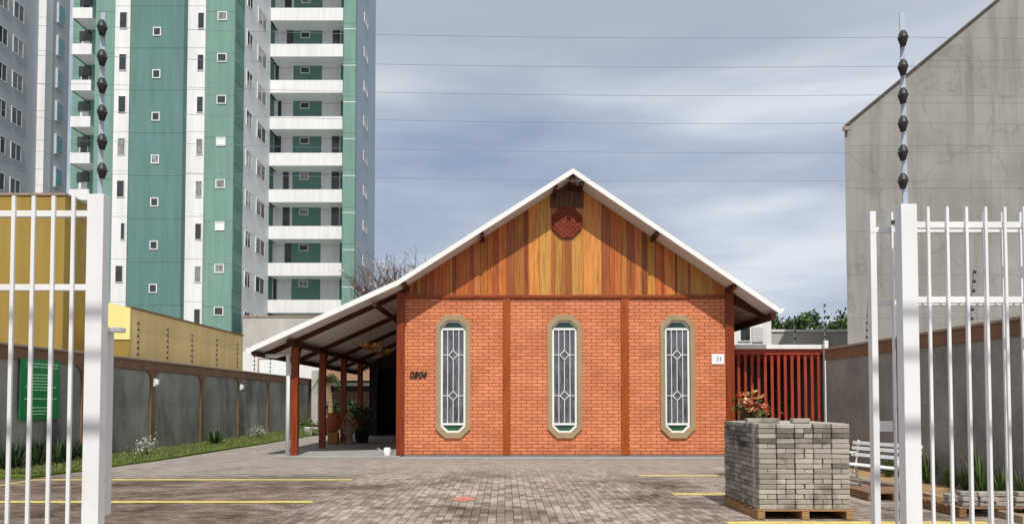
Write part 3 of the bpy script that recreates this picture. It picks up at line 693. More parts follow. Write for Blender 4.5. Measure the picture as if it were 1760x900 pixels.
for i, (px, l) in enumerate(((1590, .75), (1625, .5), (1658, .6), (1692, .95), (1725, .6), (1750, .55), (1530, .6))):
    Yp = 7.95 * F / (px - PX0)
    spiky('spiky_plant', 7.95 + random.uniform(-.1, .1), Yp, .05, 90, l, .018, M['leaf_green'], 'green strap-leaved plant by the right wall, %s clump from the left' % ['second', 'third', 'fourth', 'fifth', 'sixth', 'seventh', 'first'][i], .45, 'green strap-leaved plants by the right wall')

# ------------------------------------------------------------------ boundary walls
wall = thing('boundary_wall', (WL, 26, 0), 'stained grey boundary wall with brown posts on the left', 'wall')
H = 2.94
B(WL - .16, WL - .05, 6, 42, 0, H - .2).build('panel', M['wallgrey'], wall)
B(WL - .2, WL, 6, 42, H - .33, H - .04).build('beam', M['wallbrown'], wall, bevel=.01)
B(WL - .24, WL + .05, 6, 42, H - .037, H + .03).build('coping', M['coping'], wall, bevel=.01)
ys = [23.05 + 3.75 * k for k in range(-4, 6)]
for y in ys:
    m = MB(); m.box(WL - .2, WL - .003, y - .13, y + .13, 0, H - .333)
    for s_ in (-1, 1):
        m.prism([(WL - .2, y + s_ * .131, H - .335), (WL - .2, y + s_ * .42, H - .335), (WL - .2, y + s_ * .30, H - .40), (WL - .2, y + s_ * .18, H - .52), (WL - .2, y + s_ * .131, H - .75)], (.19, 0, 0))
    m.build('pillar', M['wallbrown'], wall)
for i, y in enumerate((ys[4] + .05, ys[6] + .05)):
    l = thing('wall_lamp', (WL, y, 2.1), ['white box lamp on the left wall post nearer the gate', 'white box lamp on the left wall post nearer the porch'][i], 'lamp', 'white lamps on the left wall')
    B(WL - .002, WL + .05, y - .07, y + .07, 2.1, 2.36).build('back_plate', M['white_steel'], l, bevel=.005)
    B(WL + .051, WL + .14, y - .055, y + .055, 2.16, 2.33).build('diffuser', M['winframe'], l, bevel=.01)
wall2 = thing('boundary_wall', (WR, 12, 0), 'rough-cast grey boundary wall with brown band on the right', 'wall')
B(WR + .03, WR + .2, 6.2, 18.0, 0, H - .25).build('panel', M['wallrough'], wall2)
B(WR, WR + .22, 6.2, 18.0, H - .28, H - .03).build('beam', M['wallbrown'], wall2, bevel=.01)
B(WR - .03, WR + .25, 6.2, 18.03, H - .027, H + .03).build('coping', M['coping'], wall2, bevel=.01)

# electric-fence rods with dark insulators
def rod(x, y, z, h, n, label, lean=(0, 0), group=None, w=.03, ins=.035, cat='fence rod', mat='alu'):
    t = thing('electric_fence_rod', (x, y, z), label, cat, group)
    top = Vector((x + lean[0], y + lean[1], z + h))
    MB().bar((x, y, z), top, w, .012, Vector((1, 0, 0))).build('rod', M[mat], t)
    for k in range(n):
        f = (k + .7) / n; p = Vector((x, y, z)).lerp(top, f)
        MB().lathe(p + Vector((0, -.015 - ins, -ins)), [(ins * .4, 0), (ins * .85, ins * .3), (ins, ins * .9), (ins * .8, ins * 1.5), (ins * .45, ins * 2)], 10).build('insulator', M['black'], t)
    return t
for i, px in enumerate((97, 175, 243, 293, 335, 377, 412, 441, 468)):
    y = -WL * F / (PX0 - px)
    rod(WL - .1, y, H + .03, 1.18, 6, '%s electric-fence rod on the left boundary wall, counted from the gate' % ORD[i], (0, 0), 'electric-fence rods on the left wall', .025, .04, 'fence rod', 'coping')
for i, (px, lean) in enumerate(((1482, (-.12, -.35)), (1660, (-.12, -.3)), (1765, (-.12, -.3)))):
    y = WR * F / (px - PX0)
    rod(WR + .1, y, H + .03, .95, 6, ['leaning electric-fence rod at the far end of the right wall', 'leaning electric-fence rod midway along the right wall, behind the gate', 'leaning electric-fence rod at the near end of the right wall'][i], lean, 'electric-fence rods on the right wall', .02, .028)

# green notice on the left wall
a = PXp(35, 668, WL + .03); b = PXp(103, 668, WL + .03)
zt1 = PXp(35, 614, WL + .03).z; zb1 = PXp(35, 722, WL + .03).z
sg = thing('notice_board', (WL + .03, (a.y + b.y) / 2, zb1), 'green notice board with pale lettering on the left wall', 'sign')
B(WL + .005, WL + .03, a.y, b.y, zb1, zt1).build('board', M['sign'], sg, bevel=.004)
rows = [(.08, .14, .95), (.13, .14, .93), (.26, .3, .72), (.31, .26, .76), (.36, .24, .76), (.41, .3, .7), (.46, .12, .9), (.51, .28, .68), (.655, .1, .93), (.80, .26, .7), (.855, .24, .7), (.905, .26, .62)]
for f, u0, u1 in rows:
    z = zt1 - f * (zt1 - zb1); y = a.y + u0 * (b.y - a.y); ye = a.y + u1 * (b.y - a.y)
    m = MB()
    while y < ye - .02:
        wl_ = random.uniform(.05, .16); y2 = min(y + wl_, ye)
        m.box(WL + .031, WL + .034, y, y2, z - .014, z + .014); y = y2 + .025
    m.build('text_line', M['signtext'], sg)


# ------------------------------------------------------------------ gate and front fence
GY = 4.9
def gate_post(px0, px1, pytop, name, label):
    x0 = P(px0, 400, GY).x; x1 = P(px1, 400, GY).x; zt = P(px0, pytop, GY).z
    t = thing(name, ((x0 + x1) / 2, GY + .04, 0), label, 'gate post')
    B(x0, x1, GY, GY + .085, 0, zt).build('post', M['white_steel'], t, bevel=.004)
    return t, x0, x1, zt
lp, lx0, lx1, lzt = gate_post(148.5, 177, 333, 'gate_post', 'square white steel gate post on the left, with a long catch channel')
rp, rx0, rx1, rzt = gate_post(1549.5, 1577, 350, 'gate_post', 'square white steel gate post on the right, in front of the slid-open gate')
m = MB(); z0, z1 = P(190, 886, GY + .12).z, P(190, 562, GY + .12).z
m.box(lx1 - .075, lx1 - .02, GY + .087, GY + .2, z0, z1)
m.build('catch_channel', M['white_steel'], lp, bevel=.003)
m = MB(); q0 = P(188, 571, GY + .14); q1 = P(213, 563, GY + .14); m.box(lx1 - .019, q1.x, GY + .1, GY + .17, q0.z, q1.z); m.build('catch_bracket', M['white_steel'], lp, bevel=.003)
m = MB(); m.box(lx1 - .06, lx1 - .035, GY + .205, GY + .21, z0 + .05, z0 + .13); m.build('bolt_plate', M['black'], lp)

def insulator_mast(px, pys, base_z, label, Y):
    x = P(px, 250, Y).x; top = P(px, 22, Y).z
    t = thing('insulator_mast', (x, Y, base_z), label, 'fence mast', 'insulator masts on the gate posts')
    B(x - .017, x + .017, Y - .004, Y + .004, base_z - .35, top).build('bar', M['alu'], t)
    pts = []
    for py in pys:
        p = P(px, py, Y - .05); pts.append(p)
        MB().lathe(p + Vector((0, .015, -.055)), [(.012, -.002), (.02, .0), (.022, .02), (.027, .025), (.028, .04), (.034, .048), (.035, .066), (.03, .072), (.027, .09), (.018, .1), (.016, .108)], 14).build('insulator', M['black'], t)
        p2 = p + Vector((.022, -.0, .012)); 
    return pts
LI = insulator_mast(173.5, (46, 97, 145, 192, 242, 292), lzt, 'pale metal mast with black insulators on the left gate post', GY + .092)
RI = insulator_mast(1554, (64, 114, 163, 211, 261, 310), rzt, 'pale metal mast with black insulators on the right gate post', GY + .092)
for k, (a, b) in enumerate(zip(LI, RI)):
    pts = []
    for i in range(25):
        f = i / 24; p = a.lerp(b, f); p.z -= .035 * 4 * f * (1 - f); pts.append(p)
    ext = (b - a).normalized() * 3; pts = [a - ext] + pts + [b + ext]
    m = MB(); m.tube(pts, .0014, 5)
    tag(m.build('fence_wire', M['wire']), ['topmost', 'second from the top', 'third from the top', 'third from the bottom', 'second from the bottom', 'lowest'][k] + ' thin electric-fence wire strung between the gate masts', 'wire', 'electric-fence wires over the gateway')

def picket_panel(t, xs, Y, ztop, rails, w, x0, x1, zbot=.08, rh=.045, pth=.02):
    for z in rails: B(x0, x1, Y - .004, Y + .034, z - rh / 2, z + rh / 2).build('rail', M['white_steel'], t, bevel=.003)
    pm = None
    for i, x in enumerate(xs):
        if pm is None:
            pm = B(x - w / 2, x + w / 2, Y - .004 - pth, Y - .0045, zbot, ztop).build('picket', M['white_steel'], t, bevel=.003)
            px_ = pm.location.x - x
        else:
            c = pm.copy(); COL.objects.link(c); c.parent = t; c.location.x = x + px_; 
t = thing('picket_fence', (-3.4, GY + .03, 0), 'white steel picket fence panel left of the gateway', 'fence')
x1 = P(122, 400, GY).x; sp = (122 - 18) / 3 * GY / F
picket_panel(t, [x1 - sp * k for k in range(57)], GY + .04, P(60, 335, GY).z, [P(60, 364.5, GY).z, P(60, 492, GY).z, .35], .026, x1 - sp * 57, lx0 - .002)
t = thing('picket_fence', (3.5, GY + .03, 0), 'white steel picket fence panel right of the gate post', 'fence')
x0 = P(1599, 400, GY).x; sp = 33.4 * GY / F
picket_panel(t, [x0 + sp * k for k in range(36)], GY + .04, P(1650, 354, GY).z, [P(1650, 384, GY).z, P(1650, 513.5, GY).z, .35], .02, rx1 + .002, x0 + sp * 36)
SY = 5.2
t = thing('sliding_gate', (3.4, SY, 0), 'white sliding gate leaf parked behind the right fence panel', 'gate')
x0 = P(1531, 400, SY).x; sp = 31.7 * SY / F; gx0 = P(1493.5, 400, SY).x; gx1 = P(1504, 400, SY).x
zt = P(1600, 366, SY).z
picket_panel(t, [x0 + sp * k for k in range(39)], SY, zt, [P(1600, 395, SY).z, P(1600, 520, SY).z, .2], .017, gx1 + .001, x0 + sp * 39, .1, .04)
B(gx0, gx1, SY - .02, SY + .04, .08, P(1498, 364, SY).z).build('stile', M['white_steel'], t, bevel=.004)
lk = B(gx1 + .001, P(1533, 735, SY).x, SY - .02, SY + .03, P(1515, 741, SY).z, P(1515, 723, SY).z).build('lock_box', M['white_steel'], t, bevel=.005)
B(P(1530, 400, SY).x - .005, P(1534, 400, SY).x + .012, SY - .03, SY - .0255, P(1530, 384, SY).z - .012, P(1530, 380, SY).z).build('latch', M['black'], t)

# street cables overhead behind the viewer; they throw the soft bands on the gate posts
for k, (z, r) in enumerate(((1.44, .035), (1.95, .02), (2.25, .025))):
    d = 4.2; h = z + d * math.tan(SUN_EL)
    m = MB(); m.tube([(x, GY - d + .0, h - .0006 * (x * x) * 0) for x in (-30, -10, 0, 10, 30)], r, 8)
    tag(m.build('overhead_cable', M['black']), ['lowest', 'middle', 'topmost'][k] + ' black street cable overhead in front of the gate', 'cable', 'street cables')

# ------------------------------------------------------------------ pallets and pavers
def pallet(x0, x1, y0, y1, mat, label, h=.14):
    t = thing('pallet', ((x0 + x1) / 2, (y0 + y1) / 2, 0), label, 'pallet', 'wooden pallets')
    for f in (0, .5, 1):
        xc = x0 + .05 + f * (x1 - x0 - .1)
        B(xc - .05, xc + .05, y0 + .003, y1 - .003, .006, h - .023).build('stringer', M[mat], t, bevel=.004)
    n = 7; bw = .11
    for k in range(n):
        yc = y0 + bw / 2 + k * (y1 - y0 - bw) / (n - 1)
        B(x0, x1, yc - bw / 2, yc + bw / 2, h - .022, h).build('deck_board', M[mat], t, bevel=.003)
    return t
SF = G(1400, 893).y; sx0 = P(1305, 880, SF).x; sx1 = P(1464, 880, SF).x
bw = (sx1 - sx0) / 5; nj = 6
pallet(sx0 - .02, sx1 + .03, SF, SF + bw * nj, 'palletwood', 'raw wooden pallet carrying the tall block of grey pavers')
pz0 = .142; ztop = P(1400, 727, SF).z; NC = 17; ph = (ztop - pz0) / NC
def paver_mesh(lx, ly, lz, seed):
    b = bmesh.new(); bmesh.ops.create_cube(b, size=1)
    rs = random.Random(seed)
    for v in b.verts: v.co = Vector((v.co.x * lx, v.co.y * ly, (v.co.z + .5) * lz)) + Vector((rs.gauss(0, .0015), rs.gauss(0, .0015), rs.gauss(0, .001)))
    bmesh.ops.bevel(b, geom=b.edges[:], offset=.006, segments=1, affect='EDGES')
    me = bpy.data.meshes.new('paver'); b.to_mesh(me); b.free(); me.materials.append(M['paver']); return me
LX = [paver_mesh(bw - .012, bw / 2 - .010, ph - .007, s) for s in range(4)]
LYm = [paver_mesh(bw / 2 - .010, bw - .012, ph - .007, s + 9) for s in range(4)]
rest = MB()
nind = 0
def put(x, y, z, along_x, label, group, individual=True):
    global nind
    jx, jy = random.gauss(0, .004), random.gauss(0, .004); rz = random.gauss(0, .006)
    if individual:
        o = bpy.data.objects.new('paver', random.choice(LX if along_x else LYm)); COL.objects.link(o); nind += 1
        o.location = (x + jx, y + jy, z); o.rotation_euler = (0, 0, rz); tag(o, label, 'paver', group)
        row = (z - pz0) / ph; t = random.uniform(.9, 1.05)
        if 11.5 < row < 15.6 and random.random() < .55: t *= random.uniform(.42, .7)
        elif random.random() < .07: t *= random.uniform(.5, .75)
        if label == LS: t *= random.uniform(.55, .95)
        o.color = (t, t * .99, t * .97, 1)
    else:
        lx, ly = (bw - .006, bw / 2 - .005) if along_x else (bw / 2 - .005, bw - .006)
        rest.obox((x + jx, y + jy, z + ph / 2 - .002), lx, ly, ph - .004, Matrix.Rotation(rz, 3, 'Z'))
LF = 'grey concrete paver in the front face of the pallet block'; LS = 'grey concrete paver in the left side face of the pallet block'; LTp = 'grey concrete paver in the top layer of the pallet block'
GRP = 'grey concrete pavers piled on the tall pallet'
for i in range(5):
    joff = random.gauss(0, .006)
    for j in range(nj):
        tall = (i == 2) * .012
        for k in range(NC):
            z = pz0 + k * ph; top = k == NC - 1
            x = sx0 + (i + .5) * bw; y = SF + .01 + (j + .5) * bw + (joff if j == 0 else 0)
            ax = random.random() < (.55 if j == 0 else .45)
            for s_ in (-1, 1):
                if ax: px_, py_ = x, y + s_ * bw / 4
                else: px_, py_ = x + s_ * bw / 4, y
                front = j == 0 and (not ax or s_ < 0); side = i == 0 and j > 0 and (ax or s_ < 0)
                if front: put(px_, py_, z, ax, LF, GRP)
                elif side: put(px_, py_, z, ax, LS, GRP)
                elif i in (0, 4) or j in (0, nj - 1) or top: put(px_, py_, z, ax, LTp, GRP, False)
# loose pavers on top
q = P(1280, 716, SF + .5)
for k, (dx, dy) in enumerate(((.06, .2), (.28, .22))):
    put(sx0 + dx, SF + dy + .12, ztop + .002, True, ['loose grey paver lying on top of the pallet block, the left one', 'loose grey paver lying on top of the pallet block, the right one'][k], GRP)
put(sx0 + 2.5 * bw, SF + .13, ztop + .002, True, 'loose grey paver on the front edge of the pallet block top', GRP)
o = rest.build('pavers', M['paver']); tag(o, 'remaining grey pavers at the back of the pallet block', 'pavers', kind='stuff')
print('individual pavers', nind)
# second pallet with a low heap, and an empty one, beside the gate
pallet(6.28, 7.45, 9.7, 10.8, 'palletdark', 'weathered pallet with a low heap of pavers, seen between the gate bars')
for k in range(20):
    lay_ = k // 8 if k < 16 else 2; x = 6.5 + (k % 4) * .25 + random.gauss(0, .015); y = 9.87 + ((k // 4) % 2) * .28 + random.gauss(0, .02)
    o = bpy.data.objects.new('paver', random.choice(LX)); COL.objects.link(o); o.location = (x, y, .142 + lay_ * ph); o.rotation_euler = (0, 0, random.gauss(0, .08))
    tag(o, 'grey concrete paver in the low heap on the weathered pallet', 'paver', 'grey concrete pavers heaped on the low pallet')
pallet(5.85, 6.75, 11.3, 12.1, 'palletdark', 'empty weathered pallet lying beside the white bench')

# ------------------------------------------------------------------ white garden bench
bn = thing('garden_bench', (6.6, 12.9, 0), 'white slatted garden bench with cast legs behind the pallet block', 'bench')
A_, B_ = Vector((6.3, 13.2, 0)), Vector((6.74, 11.95, 0)); u = (B_ - A_).normalized(); nrm = Vector((-u.y, u.x, 0)); nrm = nrm if nrm.y > 0 else -nrm
def bp(f, d, z): return A_.lerp(B_, f) + nrm * d + Vector((0, 0, z))
for k, z in enumerate((.82, .72, .60)):
    MB().bar(bp(-.06, .42 + k * -.02, z), bp(1.06, .42 + k * -.02, z), .025, .06).build('back_slat', M['winframe'], bn, bevel=.005)
for k in range(4): MB().bar(bp(-.06, .05 + k * .1, .43), bp(1.06, .05 + k * .1, .43), .07, .022).build('seat_slat', M['winframe'], bn, bevel=.005)
for f in (.02, .98):
    m = MB(); m.tube([bp(f, -.05, 0), bp(f, .03, .12), bp(f, .02, .28), bp(f, .05, .41)], [.026, .02, .022, .024], 8)
    m.tube([bp(f, .48, 0), bp(f, .40, .14), bp(f, .38, .3), bp(f, .37, .41)], [.026, .02, .022, .024], 8)
    m.tube([bp(f, .02, .405), bp(f, .37, .405)], .018, 8); m.tube([bp(f, .37, .41), bp(f, .42, .62), bp(f, .45, .87)], .018, 8)
    m.tube([bp(f, .0, .42), bp(f, -.02, .58), bp(f, .1, .65), bp(f, .42, .64)], .016, 8)
    m.tube([bp(f, .05, .3), bp(f, .2, .2), bp(f, .36, .3)], .012, 8)
    m.build('leg', M['winframe'], bn)
MB().bar(bp(.02, .2, .16), bp(.98, .2, .16), .03, .03).build('stretcher', M['winframe'], bn)

# shrub with red and cream leaves behind the pallet block
q = P(1292, 692, 14.2)
fs = clump('red_leaf_shrub', q.x, q.y, 0, .35, 0, 10, M['leaf_red'], .01, 'red and cream leaved shrub rising behind the pallet block', 'shrub', False)
for c in list(fs.children): bpy.data.objects.remove(c)
m = MB(); m2 = MB(); m3 = MB()
for k in range(34):
    c = Vector((q.x + random.uniform(-.24, .26), q.y + random.uniform(-.25, .25), q.z + random.uniform(-.22, .19)))
    m2.tube([(q.x, q.y, 0), (q.x + (c.x - q.x) * .4, q.y + (c.y - q.y) * .4, c.z * .6), c], [.02, .013, .006], 5)
    v0 = random.choice((0, .05, .1, .8, .95, 1, .5))
    for i in range(14):
        an = i * 6.283 / 14 + random.uniform(-.2, .2); d = Vector((math.cos(an), math.sin(an) * .8 - .3, random.uniform(-.2, .7)))
        m.blade(c, c + d * random.uniform(.09, .15), .05, min(1, max(0, v0 + random.gauss(0, .08))))
    for i in range(3):
        m3.leaf(c + Vector((random.gauss(0, .1), random.gauss(0, .1), random.uniform(-.35, -.05))), .14, random.random())
m.build('red_foliage', M['leaf_red'], fs, recalc=False); m2.build('stem', M['bark'], fs); m3.build('green_foliage', M['leaf_green'], fs, recalc=False)

# ------------------------------------------------------------------ red slatted screen on the right of the house
fy = 20.55; fx0 = P(1264, 650, fy).x; fx1 = P(1412, 650, fy).x; fz = P(1340, 600, fy).z
sc = thing('slatted_screen', ((fx0 + fx1) / 2, fy, 0), 'red timber slatted screen between the house and the white post', 'fence')
B(fx0, fx1, fy - .03, fy + .1, fz - .16, fz).build('top_beam', M['red_timber'], sc, bevel=.006)
B(fx0, fx1, fy + .05, fy + .1, .35, .47).build('bottom_rail', M['red_timber'], sc, bevel=.006)
for k in range(13):
    x = fx0 + .1 + k * (fx1 - fx0 - .18) / 12
    B(x - .042, x + .042, fy - .005, fy + .045, .1, fz - .163).build('slat', M['red_timber'], sc, bevel=.005)
B(fx0 - .05, fx1 + .08, fy - .12, fy + .3, fz + .004, fz + .13).build('white_cap', M['white_paint'], sc, bevel=.01)
wp = P(1420, 650, 20.3).x
tag(B(wp - .055, wp + .055, 20.25, 20.36, 0, P(1420, 585, 20.3).z).build('steel_post', M['white_steel'], bevel=.006), 'slim white post at the right end of the red slatted screen', 'post')
# service passage behind the screen
ps = thing('passage_shelter', ((fx0 + fx1) / 2, 23, 0), 'dark shelter over the passage behind the red screen', 'shelter')
B(fx0, fx1 + .4, 21.0, 26, fz - .06, fz).build('roof', M['rafter'], ps)
B(fx0, fx1 + .4, 26, 26.15, 0, fz - .061).build('back_wall', M['wallgrey'], ps)
B(fx1 + .3, fx1 + .4, 21.0, 25.99, 0, fz - .061).build('side_wall', M['wallrough'], ps)
for k in range(5): B(fx0, fx1 + .29, 21.3 + k * 1.0, 21.38 + k * 1.0, fz - .22, fz - .061).build('roof_beam', M['red_timber'], ps)
for i, (x, l) in enumerate(((fx0 + .5, 'left'), (fx0 + 1.25, 'middle'), (fx0 + 2.0, 'right'))):
    clump('leafy_shrub', x, 22.0 + i * .2, 0, .45, 2.0, 420, M['leaf_green'], .16, 'green shrub behind the red slats, the %s one' % l, 'shrub', True, 'shrubs behind the red slats')

# ------------------------------------------------------------------ things on and round the porch
# watering can by the house corner
q = G(669, 781, .06); wc = thing('watering_can', (q.x, 19.95, .06), 'white watering can standing by the left corner of the brick front', 'watering can')
x, y = q.x, 19.95
MB().lathe((x, y, .06), [(.095, 0), (.105, .02), (.1, .18), (.085, .22), (.06, .235)], 18).build('can_body', M['winframe'], wc)
m = MB(); m.tube([(x - .08, y, .1), (x - .17, y, .19), (x - .24, y, .26)], [.022, .016, .013], 8); sp_ = m.build('spout', M['alu'], wc)
m = MB(); m.lathe((x - .26, y, .25), [(.012, 0), (.035, .03), (.038, .036)], 10); m.build('rose', M['alu'], wc)
m = MB(); m.tube([(x + .09, y, .1), (x + .17, y, .18), (x + .13, y, .29), (x, y, .31), (x - .05, y, .27)], .011, 8); m.build('handle', M['black'], wc)
# pots
def pot(name, x, y, prof, mat, label, z=.06, cat='pot'):
    return tag(MB().lathe((x, y, z), prof, 18).build(name, M[mat]), label, cat)
q = P(573, 760, 25.2)
cr_ = thing('plastic_crate', (q.x, 25.2, .06), 'amber plastic crate under the orange urn on the porch', 'crate')
m = MB(); m.box(q.x - .17, q.x + .17, 25.05, 25.4, .06, .5); m.build('crate_body', M['amber'], cr_, bevel=.02)
m = MB()
for k in range(4): m.box(q.x - .18, q.x + .18, 25.04, 25.41, .12 + k * .1, .15 + k * .1)
m.build('rib', M['amber'], cr_)
u_ = thing('urn', (q.x, 25.22, .502), 'orange terracotta urn with handles standing on the amber crate', 'urn')
MB().lathe((q.x - .02, 25.22, .502), [(.13, 0), (.2, .08), (.27, .3), (.25, .5), (.16, .6), (.2, .66), (.2, .69), (.15, .69)], 20).build('urn_body', M['terracotta'], u_)
for s_ in (-1, 1):
    m = MB(); m.tube([(q.x - .02 + s_ * .16, 25.22, 1.12), (q.x - .02 + s_ * .3, 25.22, 1.08), (q.x - .02 + s_ * .26, 25.22, .9)], .02, 8); m.build('handle', M['terracotta'], u_)
q = P(600, 762, 25.6)
pp = thing('pedestal_pot', (q.x, 25.6, .06), 'stone pedestal pot with dry leaves on the porch', 'pot')
MB().lathe((q.x, 25.6, .06), [(.2, 0), (.2, .05), (.12, .12), (.13, .3), (.22, .42), (.3, .6), (.32, .64), (.27, .64)], 20).build('bowl', M['stone'], pp)
m = MB()
for i in range(260):
    d = Vector((random.gauss(0, .15), random.gauss(0, .15), abs(random.gauss(.12, .14)))); m.leaf((q.x + d.x, 25.6 + d.y, .68 + d.z), .13, random.random())
m.build('dry_foliage', M['leaf_dry'], pp, recalc=False)
q = P(622, 765, 26.4)
bp2 = thing('potted_bush', (q.x, 26.4, .06), 'round dark bush in a black pot by the dark doorway', 'potted plant')
MB().lathe((q.x, 26.4, .06), [(.22, 0), (.32, .5), (.34, .52), (.3, .52)], 18).build('pot', M['black'], bp2)
m = MB()
for i in range(900):
    d = Vector((random.gauss(0, 1), random.gauss(0, 1), random.gauss(0, 1))).normalized() * random.uniform(.25, .48); m.leaf((q.x + d.x, 26.4 + d.y, .98 + d.z), .1, random.random() ** 1.5)
m.build('foliage', M['leaf_dark'], bp2, recalc=False)
q = P(632, 717, 27.0)
rf = clump('red_flower', q.x, 27.0, .06, .2, 1.35, 130, M['leaf_red'], .12, 'red flowering plant beside the dark doorway', 'plant', True)
q = P(548, 750, 33); dt = thing('low_table', (q.x, 33, 0), 'dark low garden table beyond the porch posts', 'table')
B(q.x - .55, q.x + .45, 32.7, 33.3, .42, .5).build('table_top', M['dark_wood'], dt, bevel=.01)
for sx_ in (-.5, .38):
    for sy_ in (32.74, 33.2): B(q.x + sx_, q.x + sx_ + .07, sy_, sy_ + .07, 0.002, .418).build('leg', M['dark_wood'], dt)
q = P(529, 752, 32.5); wb = thing('white_pot', (q.x, 32.5, 0), 'white pot with a low dark bush beside the lawn', 'pot')
MB().lathe((q.x, 32.5, 0.01), [(.16, 0), (.24, .38), (.26, .42), (.2, .42)], 16).build('bowl', M['winframe'], wb)
m = MB()
for i in range(300):
    d = Vector((random.gauss(0, .22), random.gauss(0, .2), abs(random.gauss(.1, .15)))); m.leaf((q.x - .1 + d.x, 32.5 + d.y, .45 + d.z), .12, random.random())
m.build('foliage', M['leaf_green'], wb, recalc=False)
# palm beyond the porch
q = P(566, 745, 34.5); pm_ = thing('palm_tree', (q.x, 34.5, 0), 'palm with a pale trunk seen between the porch posts', 'palm')
zt = P(562, 650, 34.5).z
m = MB(); m.tube([(q.x, 34.5, 0), (q.x + .05, 34.5, zt * .5), (q.x - .1, 34.5, zt)], [.16, .12, .09], 10); m.build('trunk', M['palmtrunk'], pm_)
m = MB()
for k in range(15):
    an = k * 2.4; L = random.uniform(.65, 1.0); up_ = random.uniform(.1, .5); prev = Vector((q.x - .1, 34.5, zt))
    for i in range(1, 15):
        f = i / 14; p = Vector((q.x - .1 + math.cos(an) * L * f, 34.5 + math.sin(an) * L * f, zt + up_ * math.sin(f * 2.4) - f * f * .9))
        for s_ in (-1, 1):
            d = Vector((-math.sin(an) * s_, math.cos(an) * s_, -.55)) * .3 * (1 - .6 * f)
            m.blade(p, p + d, .05, random.random())
m.build('fronds', M['leaf_green'], pm_, recalc=False)
q = P(542, 740, 41.5); tag(B(q.x - .2, q.x + .18, 41.3, 41.7, 0, P(542, 636, 41.5).z).build('wall_pillar', M['oldconc'], bevel=.01), 'pale grey pillar at the far end of the left boundary wall', 'pillar')
# dark garden shed with brown tiled roof at the far end
sh = thing('garden_shed', (-8.2, 42.5, 0), 'dark shed with a brown roof at the far end beyond the porch', 'shed')
B(-10.6, -5.5, 42, 45, 0, 2.9).build('wall', M['dark_wood'], sh)
m = MB(); m.prism([(-10.9, 41.5, 2.85), (-10.9, 43.5, 4.0), (-10.9, 45.4, 2.85), (-10.9, 43.5, 3.85), ], (5.6, 0, 0)); m.build('roof', M['wallbrown'], sh)
B(-10.5, -6.6, 41.9, 41.99, 2.55, 2.75).build('white_trim', M['white_paint'], sh)
for i, (x, l) in enumerate(((-10.0, 'left'), (-9.0, 'middle'), (-7.9, 'right'))): clump('leafy_shrub', x, 40.8, 0, .55, 1.8, 500, M['leaf_dark'], .2, 'dark shrub in front of the far shed, the %s one' % l, 'shrub', True, 'shrubs in front of the far shed')

# ------------------------------------------------------------------ neighbours
# ochre building behind the left wall
oc = thing('ochre_building', (-16, 26, 0), 'low ochre building with a bright yellow front behind the left wall', 'building')
oy = 22.8; ox = -12.3
z222 = P(222, 529, oy).z; z105 = P(107, 498, oy).z; xo = P(100, 540, oy).x
m = MB(); m.prism([(ox, oy + .06, 0), (ox, 32.6, 0), (ox, 32.6, z222), (ox, oy + .06, z222)], (-6, 0, 0)); m.build('wall', M['ochre'], oc)
m = MB(); zl = P(180, 583, oy).z
m.prism([(xo, oy, zl), (ox + .01, oy, zl), (ox + .01, oy, z222), (xo, oy, z105)], (0, .058, 0)); m.build('front_wall', M['yellow'], oc)
m = MB(); x0v, x1v = P(103, 590, oy).x, P(146, 590, oy).x
for k in range(7):
    x = x0v + k * (x1v - x0v) / 6; m.box(x - .05, x + .05, oy - .01, oy + .055, P(120, 603, oy).z, zl - .003)
m.build('vent_slats', M['rafter'], oc)
B(xo, ox, oy + .03, oy + .056, 0, zl - .005).build('base_wall', M['ochre_dull'], oc)
m = MB(); m.prism([(ox + .05, oy + .05, z222 + .002), (ox + .05, 32.7, z222 + .002), (ox + .05, 32.7, z222 + .06), (ox + .05, oy + .05, z222 + .06)], (-.3, 0, 0)); m.build('coping', M['wallbrown'], oc)
oy2 = 21.5; big = thing('ochre_wall_block', (-18, 22, 0), 'tall windowless ochre block behind the left fence panel', 'building')
x1o = P(110, 450, oy2).x
B(-26, x1o, oy2, oy2 + 1.2, 0, P(60, 336, oy2).z).build('wall', M['ochre_dull'], big)
B(-26, x1o + .04, oy2 - .04, oy2 + 1.24, P(60, 336, oy2).z + .002, P(60, 332, oy2).z).build('coping', M['coping'], big)
# pale concrete building
cb_ = thing('concrete_building', (-14, 47, 0), 'weathered pale concrete building behind the porch eave', 'building')
cy = 44; x0c, x1c = P(417, 600, cy).x, P(548, 600, cy).x; zc = P(470, 545, cy).z; zm = P(470, 602, cy).z
B(x0c, x1c, cy, cy + 6, zm, zc).build('wall', M['oldconc'], cb_)
B(x0c, x1c, cy + .02, cy + 6, 0, zm - .003).build('lower_wall', M['white_paint'], cb_)
B(x0c - .05, x1c + .05, cy - .05, cy + 6.05, zc + .003, zc + .1).build('coping', M['coping'], cb_)
fr = B(P(443, 630, cy).x, P(500, 630, cy).x, cy - .03, cy - .003, P(470, 648, cy).z, P(470, 615, cy).z).build('window', M['coping'], cb_)
B(P(446, 630, cy).x, P(497, 630, cy).x, cy - .05, cy - .032, P(470, 645, cy).z, P(470, 618, cy).z).build('shutter', M['t_grey'], fr)
